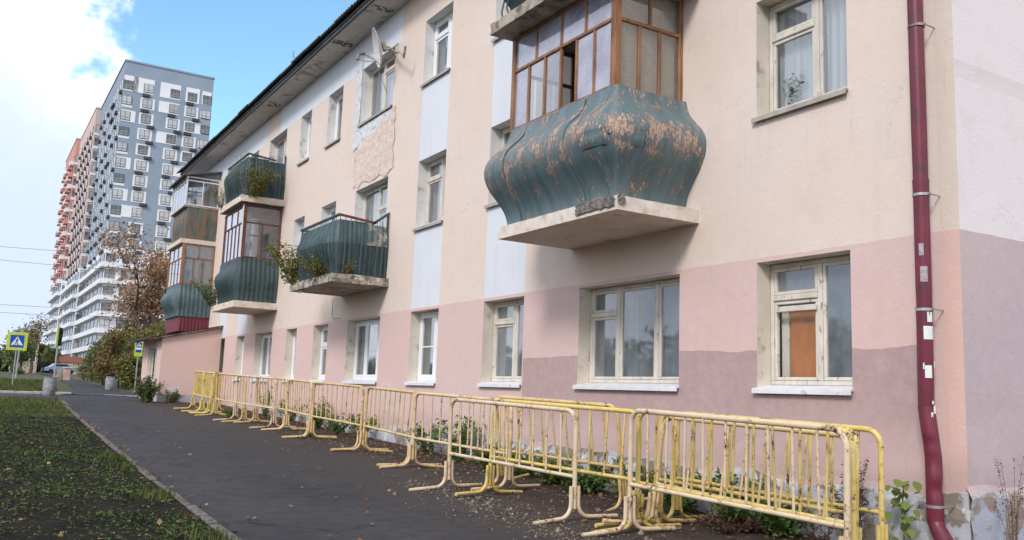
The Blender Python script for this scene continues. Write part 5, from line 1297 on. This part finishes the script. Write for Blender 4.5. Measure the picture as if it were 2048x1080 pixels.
# two thin poles, wires
tag(MB().tube([(2.9, 70, g(70) - .2), (2.95, 70, 3.3)], .06, 8).tube([(2.95, 70, 3.3), (3.5, 70, 3.38)], .03, 6).bbox(3.35, 3.75, 69.9, 70.1, 3.32, 3.42, .02).build("lamp_post", [M_POLE]), "thin grey lamp post behind the left crossing sign", "lamp post")
for i, (za, zb_) in enumerate(((16.6, 18.3), (16.4, 15.9), (10.4, 10.2), (9.3, 9.2))):
    pts = [(-40 + 60 * t, 118 + 20 * t, za + (zb_ - za) * t - 2.2 * (1 - (2 * t - 1) ** 2) * .6) for t in np.linspace(0, 1, 16)]
    tag(MB().tube(pts, .022, 4).build("overhead_wire", [M_BLACK]), ["upper wire crossing the sky, sloping up to the towers", "upper wire crossing the sky, almost level", "lower wire of a pair crossing the pale cloud", "lowest thin wire crossing the pale cloud"][i], "wire", "overhead wires before the clouds")

# far person on the path
def person(x, y):
    root = tag(empty("person", (x, y, g(y)), math.radians(10)), "person in dark clothes walking away on the far path", "person")
    me = bpy.data.meshes.new("body")
    V = [(0, 0, .95), (0, 0, 1.2), (0, 0, 1.42), (0, 0, 1.52), (0, .01, 1.66), (.10, 0, .9), (.11, .1, .5), (.11, .05, .08), (.11, .16, .04), (-.10, 0, .9), (-.11, -.06, .5), (-.11, -.16, .1), (-.11, -.06, .04),
         (.20, 0, 1.40), (.25, -.04, 1.12), (.24, .06, .88), (-.20, 0, 1.40), (-.25, .04, 1.12), (-.24, -.04, .88)]
    E_ = [(0, 1), (1, 2), (2, 3), (3, 4), (0, 5), (5, 6), (6, 7), (7, 8), (0, 9), (9, 10), (10, 11), (11, 12), (2, 13), (13, 14), (14, 15), (2, 16), (16, 17), (17, 18)]
    me.from_pydata(V, E_, []); o = bpy.data.objects.new("body", me); COL.objects.link(o); o.parent = root
    md = o.modifiers.new("skin", 'SKIN'); ra = [.16, .17, .17, .07, .10, .10, .075, .05, .045, .10, .075, .05, .045, .07, .055, .04, .07, .055, .04]
    for i, r_ in enumerate(ra): me.skin_vertices[0].data[i].radius = (r_, r_)
    me.skin_vertices[0].data[0].use_root = True
    o.modifiers.new("sub", 'SUBSURF').levels = 1; o.modifiers["sub"].render_levels = 1
    me.materials.append(simple("dark_clothing", (.018, .019, .025), .9, .2, 5, 0))
    MB().grid(lambda u, v: (.105 * math.sin(v * 1.7) * math.cos(u * 6.283), .02 - .0 + .115 * math.sin(v * 1.7) * math.sin(u * 6.283), 1.67 + .115 * math.cos(v * 1.7)), 12, 6).build("hair", [M_BLACK], root)
person(8.2, 127.5)

# ------------------------------------------------------------------ trees and bushes
def crown_leaves(parent, name, blobs, n, size, mat, seed, shell=.55, aspect=.6):
    rr = np.random.default_rng(seed); C = []
    w = np.array([b[3] ** 2 for b in blobs], float); w /= w.sum(); k = rr.choice(len(blobs), n, p=w)
    B = np.array([b[:3] for b in blobs]); Rr = np.array([b[3] for b in blobs]); Sz = np.array([b[4] if len(b) > 4 else .8 for b in blobs])
    d = rr.normal(size=(n, 3)); d /= np.linalg.norm(d, axis=1)[:, None]; r_ = Rr[k] * (shell + (1.08 - shell) * rr.random(n) ** .7)
    C = B[k] + d * r_[:, None] * np.stack([np.ones(n), np.ones(n), Sz[k]], 1)
    # thin by clumps
    cl = rr.normal(size=(90, 3)); ph = np.sin(C @ cl[:6].T * 1.4).sum(1); keep = ph > -1.6; C = C[keep]
    V, F = leaves(C, rr.uniform(.6, 1.3, len(C)) * size, rr, .2, aspect, .2)
    return link_mesh(name, np_mesh(name, V, F, [mat]), parent)
def limbs(parent, specs, mat=M_BARK, name="trunk"):
    mb = MB()
    for pts, r0, r1 in specs:
        n = len(pts); mb.tube(pts, r0, 7, radii=[r0 + (r1 - r0) * i / (n - 1) for i in range(n)])
    return mb.build(name, [mat], parent)
def branchy(rr, p, d, L, r, depth, out, tips, spread=.55, grav=0.0):
    n = 4; pts = [p.copy()]; q = p.copy(); dd = d.copy()
    for i in range(n):
        dd = (dd + Vector((rr.gauss(0, .12), rr.gauss(0, .12), rr.gauss(0, .10) + grav))).normalized(); q = q + dd * L / n; pts.append(q.copy())
    out.append((pts, r, r * .55))
    if depth == 0: tips.append(q.copy()); return
    for k in range(rr.choice((2, 3, 3))):
        j = rr.choice((2, 3, 4)); nd = (dd + Vector((rr.gauss(0, spread), rr.gauss(0, spread), rr.gauss(.08, spread * .6)))).normalized()
        branchy(rr, pts[j], nd, L * rr.uniform(.62, .82), r * .55, depth - 1, out, tips, spread, grav)
        if depth <= 2: tips.append(pts[j].copy())
def big_tree(x, y, label, H, seed, leaf, mat, trunk_r=.28, depth=5, lean=(0, 0), n_leaf=9000, spread=.55, name="autumn_tree", jit=.45, first=.30):
    rr = random.Random(seed); root = tag(empty(name, (x, y, g(min(y, 129)) - .05)), label, "tree")
    out, tips = [], []
    branchy(rr, Vector((0, 0, 0)), Vector((lean[0], lean[1], 1)).normalized(), H * first, trunk_r, depth, out, tips, spread, .04)
    limbs(root, out[:1], name="trunk")
    limbs(root, [b for b in out[1:] if len(b[0]) > 1], name="branches")
    rn = np.random.default_rng(seed); T = np.array([t[:] for t in tips]); k = rn.integers(0, len(T), n_leaf)
    C = T[k] + rn.normal(0, jit, (n_leaf, 3)) * np.array([1, 1, .75])
    V, F = leaves(C, rn.uniform(.6, 1.3, n_leaf) * leaf, rn, .2, .65, .2)
    link_mesh("crown", np_mesh("crown", V, F, [mat]), root)
    return root
big_tree(9.5, 57, "big half-bare autumn tree with rust-brown leaves behind the annex", 14.0, 4, .19, M_LAUT, depth=5, lean=(-.12, .0), n_leaf=7000, spread=.75, jit=.66)
big_tree(12.2, 64, "second rust-brown tree farther right behind the balconies", 10.0, 9, .17, M_LAUT, depth=5, lean=(-.1, 0), n_leaf=2500, spread=.65)
big_tree(6.3, 118, "tall thin half-bare tree beyond the left crossing sign", 8.5, 14, .26, M_LBUSHR, trunk_r=.22, depth=5, n_leaf=1500, spread=.5, name="bare_tree", jit=.5)
big_tree(4.7, 105, "darker leafy tree at the foot of the thin half-bare one", 4.6, 15, .22, M_LBUSHG, trunk_r=.16, depth=4, n_leaf=5000, spread=.5, name="small_tree", jit=.5)
def bush(x, y, w, h, label, mat, seed, n=3200, leaf=.14, deep=None):
    root = tag(empty("bush", (x, y, g(y))), label, "bush", "bushes between the path and the annex")
    rr = random.Random(seed); blobs = []
    for k in range(9):
        a = rr.uniform(0, 6.28); q = rr.random() ** .6; bl = rr.uniform(.30, .5) * w
        blobs.append((q * w * .62 * math.cos(a), q * w * .62 * math.sin(a), rr.uniform(.22, .78) * h, bl, min(1.0, h / w * .55)))
    st = []
    for k in range(8):
        a = rr.uniform(0, 6.28); s = rr.uniform(.1, .7) * w
        st.append(([(0.1 * math.cos(a), .1 * math.sin(a), -.05), (s * .5 * math.cos(a), s * .5 * math.sin(a), h * .45), (s * math.cos(a), s * math.sin(a), h * rr.uniform(.7, 1.02))], .035, .008))
    limbs(root, st, name="stems")
    crown_leaves(root, "foliage", blobs, n, leaf, mat, seed, shell=.25)
    return root
for args in [(8.3, 50.5, 1.7, 3.8, "tall olive bush hiding the foot of the rust-brown tree, next to the annex", M_LBUSH, 1, 7000), (7.0, 51.0, 1.4, 3.4, "russet-topped olive bush left of the tallest one", M_LBUSHR, 2, 5500),
             (6.9, 54.0, 1.5, 2.9, "green bush in the middle of the row behind the pale bin", M_LBUSHG, 3, 5500), (7.1, 58.5, 1.6, 2.9, "olive bush near the far path, left of the green one", M_LBUSH, 4, 5000),
             (6.9, 48.3, 1.1, 2.0, "low brownish bush right behind the pale bin", M_LBUSH, 5, 4000), (8.0, 47.5, 1.2, 2.4, "low bush behind the narrow crossing sign", M_LBUSHG, 6, 4000),
             (8.6, 61.0, 1.8, 5.2, "tall thin-leaved green bush in front of the white lower storeys", M_LBUSHG, 7, 6500), (7.6, 66.0, 1.4, 2.6, "small green bush beside the far path", M_LBUSHG, 8, 4000),
             (9.4, 53.5, 1.6, 4.4, "olive-brown bush squeezed against the annex corner", M_LBUSH, 9, 5000), (4.2, 101.0, .8, .9, "small round dark bush on the far lawn", M_LBUSHG, 10, 1800), (9.8, 60, 2.2, 5.6, "tall brown-green bush below the rust-brown crown", M_LBUSHR, 11, 7000), (8.0, 72.0, 1.5, 2.8, "olive bush farthest along the far path by the pink pillar", M_LBUSH, 12, 4000)]:
    bush(*args)
# far-off wood on the left: reads as one mass
def treeline():
    rr = np.random.default_rng(17); blobs = []
    for i in range(110):
        blobs.append((rr.uniform(-95, 14), rr.uniform(165, 205), rr.uniform(1.0, 3.4), rr.uniform(2.2, 4.2), .8))
    o = crown_leaves(None, "distant_wood", blobs, 34000, 1.5, M_LBUSHG, 5, shell=.3); o.location = (0, 0, .6); tag(o, kind='stuff')
treeline()

def reflection_wood():  # unseen trees, added to darken the reflections in the house windows
    rr = np.random.default_rng(23); blobs = [(rr.uniform(-62, -44), rr.uniform(-40, 110), rr.uniform(.5, 5.5), rr.uniform(2.2, 4.0), 1.0) for _ in range(120)]
    o = crown_leaves(None, "added_reflection_wood", blobs, 26000, 1.1, M_LBUSHG, 6, shell=.3); o.location = (0, 0, -1.0); tag(o, kind='stuff')
reflection_wood()
# ------------------------------------------------------------------ far small buildings
def small_house(x, y, w, d, h, label, wallc, roofc, name="small_house", rz=0.0, win=2):
    root = tag(empty(name, (x, y, g(y)), rz), label, "house")
    wm = simple("house_wall_paint", wallc, .9, .1, 2, .1); rm = simple("house_roof_sheet", roofc, .8, .2, 2, .1)
    MB().box(0, w, 0, d, -.3, h).build("wall", [wm], root)
    MB().add(((-.25, -.25, h - .05), (w + .25, -.25, h - .05), (w + .25, d + .25, h - .05), (-.25, d + .25, h - .05), (-.25, d / 2, h + w * .22), (w + .25, d / 2, h + w * .22)), ((0, 1, 5, 4), (2, 3, 4, 5), (0, 4, 3), (1, 2, 5), (3, 2, 1, 0))).build("roof", [rm], root)
    for i in range(win):
        xx = w * (i + .5) / win; f = MB().bbox(xx - .45, xx + .45, -.03, .02, h * .35, h * .8, .01).build("window", [M_PVC], root); MB().bbox(xx - .36, xx + .36, -.036, -.028, h * .35 + .09, h * .8 - .09, .002).build("pane", [M_BLACK], f)
small_house(11.3, 140, 3.6, 4, 1.7, "small kiosk with a rust-red roof at the foot of the white storeys", (.55, .46, .36), (.20, .055, .035), "kiosk", win=2)
small_house(6.7, 162, 2.8, 5, 5.2, "far house with an orange-red roof beyond the bare tree", (.40, .34, .28), (.34, .10, .05), win=2)
small_house(-10, 150, 9, 5, 2.2, "far low house at the left edge of the view", (.36, .20, .18), (.22, .12, .1), win=3)
# pale pink gate pillar with a sign board beside the path
pp = tag(empty("gate_pillar", (6.25, 72.5, g(72.5))), "pale pink pillar at the edge of the far path", "pillar")
MB().bbox(-.22, .22, -.2, .2, -.1, .85, .02).build("shaft", [simple("pink_pillar_paint", (.60, .38, .32), .9, .15, 3, .2)], pp); MB().bbox(-.27, .27, -.25, .25, .851, .93, .015).build("cap", [M_SOFFIT], pp)
MB().bbox(-.75, -.32, -.05, .05, -.1, .75, .01).build("wing_wall", [M_CONC], pp)
# parked light-coloured car far beyond the person
def car(x, y, rz, paint, label):
    root = tag(empty("parked_car", (x, y, g(y)), rz), label, "car")
    prof_ = [(-2.1, .35), (-2.1, .75), (-1.3, .92), (-.75, 1.40), (.75, 1.42), (1.45, .95), (2.1, .82), (2.12, .35)]
    mb = MB(); N = len(prof_)
    for s, wd in ((0, .80), (1, .80)): pass
    vs_ = [(px, -.82 if pz < 1.2 else -.62, pz) for px, pz in prof_] + [(px, .82 if pz < 1.2 else .62, pz) for px, pz in prof_]
    mb.add(vs_, [tuple(range(N)), tuple(range(2 * N - 1, N - 1, -1))] + [(i, i + N, (i + 1) % N + N, (i + 1) % N) for i in range(N)]); mb.build("body", [paint], root)
    wn = MB(); wn.add(((-.72, -.70, 1.33), (.72, -.70, 1.33), (1.2, -.80, .98), (-1.1, -.80, .98)), ((0, 1, 2, 3),)); wn.add(((-.72, .70, 1.33), (.72, .70, 1.33), (1.2, .80, .98), (-1.1, .80, .98)), ((3, 2, 1, 0),)); wn.build("side_window", [M_BLACK], root)
    for wx in (-1.3, 1.3):
        for wy in (-.80, .80): MB().tube([(wx, wy - .09, .31), (wx, wy + .09, .31)], .31, 16).build("wheel", [M_BLACK], root)
car(10.9, 138, .2, simple("pale_blue_car_paint", (.22, .29, .38), .35, .05, 2, 0, spec=.5), "pale blue-grey parked car beyond the walking person")
car(-2.2, 118, .1, simple("red_car_paint", (.40, .05, .06), .35, .05, 2, 0, spec=.5), "red parked car at the far left edge of the lawn")

# ------------------------------------------------------------------ the towers
def tower():
    rr = random.Random(77)
    GREY = simple("hazed_grey_tower_render", (.265, .32, .39), .85, .08, .3, .05, 3)  # grey lightened and blued, haze put into the colour
    PEACH = simple("peach_tower_render", (.60, .46, .42), .85, .08, .3, .05, 3)
    RED = simple("coral_red_tower_render", (.58, .29, .26), .85, .08, .3, .05, 3)
    WHT = simple("white_tower_render", (.74, .75, .78), .85, .06, .3, .05, 3)
    FRM = simple("dark_window_frame", (.07, .075, .085), .5, .1, 1, 0)
    GLS = Nodes("tower_glass"); q = GLS.noise(.6, 3); oi = GLS.n('ShaderNodeObjectInfo'); GLS = GLS.done(GLS.principled(GLS.mix(GLS.st(oi.outputs['Random'], .25, .85), GLS.mix(GLS.st(q, .4, .6), (.06, .07, .08), (.20, .21, .22)), (.46, .46, .46)), .12, 0, None, .6))
    DGL = simple("dark_loggia_glass", (.07, .08, .09), .15, .3, .6, 0, spec=.6)
    ACB = simple("dark_ac_basket", (.055, .06, .07), .7, .2, 2, 0)
    SH, Z0, ZW, ZT, NF = 2.74, 3.1, 22.0, 54.4, 18
    wm = MB().bbox(-.78, .78, -.10, .02, -.78, .78, .02, 0)
    for (a, b) in ((-.70, -.04), (.04, .70)): wm.box(a, b, -.112, -.102, -.28, .70, 1); wm.box(a, b, -.112, -.102, -.70, -.36, 1)
    wme = wm.mesh("window", [FRM, GLS])
    ACm = MB().bbox(-.6, .6, -.42, 0, -.26, .26, .02).mesh("ac_basket", [ACB])
    pmesh = {}
    def panel(w, h):
        k = (round(w, 2), round(h, 2))
        if k not in pmesh: pmesh[k] = MB().box(-w / 2, w / 2, -.05, .02, -h / 2, h / 2).mesh("white_panel", [WHT])
        return pmesh[k]
    # --- grey tower
    T = tag(empty("apartment_tower", (17.8, 160, 1.0)), "tall hazy blue-grey apartment tower with white-framed windows, front one of three", "tower", "stepped towers behind the trees")
    def put(mb, n, m, P): return mb.build(n, m, P)
    X0, X1, Y, B = 17.8, 32.6, 160.0, 195.0
    W_, D_ = X1 - X0, B - Y
    mb = MB(); mb.box(0, W_, 0, D_, -1.5, ZW - 1, 1); mb.box(0, W_, 0, D_, ZW - 1, ZT - 1, 0); put(mb, "wall", [GREY, WHT], T)
    put(MB().box(-.12, W_ + .12, -.12, D_, ZT - 1, ZT - .7), "parapet_cap", [GREY], T)
    cols = [.75, 4.05, 8.45, 11.35, 13.95]
    rows = [50.3 - SH * i for i in range(18)]
    for ri, z in enumerate(rows):
        low = z < ZW
        for ci, cxp in enumerate(cols):
            zz = z - 1.0
            if not low:
                w, h, ox, oz = 2.35, 2.0, 0.05, 0
                if ri == 0: h = 2.7; oz = .3
                k = rr.random()
                if ci == 0: w, ox = (2.3, .45) if ri in (0, 2, 5, 7) else (1.7, .0)
                elif k < .25: w, ox = 3.0, .5
                elif k < .35: w, ox = 3.4, -.8
                if ci == 4: w, ox, h = 1.6, -.15, (1.2 if ri else 2.4)
                if ci == 0 and ri not in (0, 2, 5, 7): link_mesh("white_panel", panel(1.7, .45), T, (cxp + .1, 0, zz - 1.0))
                else: link_mesh("white_panel", panel(min(w, 2 * (W_ - cxp - ox)) if ci == 4 else w, h), T, (cxp + ox, 0, zz + oz))
                if ci in (1, 2, 3) and rr.random() < .85: link_mesh("ac_basket", ACm, T, (cxp + rr.choice((-.3, .9)), 0, zz - 1.35))
            link_mesh("window", wme, T, (cxp, -.03, zz))
        # left flank: window, basket and panel seen almost edge-on
        if not low:
            for k in range(6):
                yy = 3 + k * 5.2 + rr.uniform(-.4, .4)
                o = link_mesh("white_panel", panel(rr.choice((2.15, 3.0)), 1.95), T, (0, yy, z - 1.0), (0, 0, -math.pi / 2)); o2 = link_mesh("window", wme, T, (-.03, yy, z - 1.0), (0, 0, -math.pi / 2))
                if rr.random() < .8: link_mesh("ac_basket", ACm, T, (0, yy + rr.choice((-1.5, 1.6)), z - 2.2), (0, 0, -math.pi / 2))
        else:
            put(MB().box(-.7, 0, -.4, D_, z - 1 - 1.55, z - 1 - .75), "white_parapet_band", [WHT], T)
            put(MB().box(0.001, W_ + .3, -.7, 0, z - 1 - 1.55, z - 1 - .75), "white_parapet_band", [WHT], T)
            for k in range(6):
                put(MB().box(-.12, .02, 1.5 + k * 5.5, 5.6 + k * 5.5, z - 1.70, z - 1 + .85), "loggia_glazing", [DGL], T)
            for a in (2.5, 6.8, 10.6): put(MB().box(a, a + 2.4, -.12, .02, z - 1.7, z - 1 + .85), "loggia_glazing", [DGL], T)
    # --- peach and red sections beyond, stepping out to the left
    for nm, mat, X, Y, D, lab, zt in (("peach", PEACH, 16.85, 192.0, 30.0, "peach-coloured apartment tower, middle one of three", 54.2), ("red", RED, 16.1, 222.0, 26.0, "coral-red apartment tower, farthest and leftmost of three", 54.6)):
        T2 = tag(empty("apartment_tower", (X, Y, 1.0)), lab, "tower", "stepped towers behind the trees")
        zw = 22.0
        W2 = 14.0
        put(MB().box(0, W2, .02, D, -1.5, zw - 1, 1).box(0, W2, .02, D, zw - 1, zt - 1, 0), "wall", [mat, WHT], T2)
        put(MB().box(-.1, W2, -.1, D, zt - 1, zt - .7), "parapet_cap", [mat], T2)
        for ri in range(18):
            z = 50.1 - SH * ri; low = z < zw
            link_mesh("window", wme, T2, (.95, -.0, z - 1.0)).scale = (.9, 1, 1.05)
            put(MB().box(.05, 2.2, -.3 if low else -.12, .02, z - 1 - 1.45, z - 1 - .85), "white_parapet_band", [WHT], T2)
            for k in range(5):
                yy = 2.2 + k * 5.0
                if low:
                    put(MB().box(-.12, .02, yy - 1.4, yy + 2.2, z - 1.7, z - .1), "loggia_glazing", [DGL], T2)
                else:
                    link_mesh("window", wme, T2, (-.03, yy, z - 1.0), (0, 0, -math.pi / 2))
                    if nm == "red": put(MB().box(-.8, .0, yy - 1.7, yy + 1.5, z - 1 - 1.5, z - 1 - .55), "balcony", [RED if (ri + k) % 2 else WHT], T2)
                    else: link_mesh("ac_basket", ACm, T2, (0, yy + 1.6, z - 2.2), (0, 0, -math.pi / 2))
            if low: put(MB().box(-.8, 0, 0, D, z - 1 - 1.55, z - 1 - .75), "white_parapet_band", [WHT], T2)
tower()
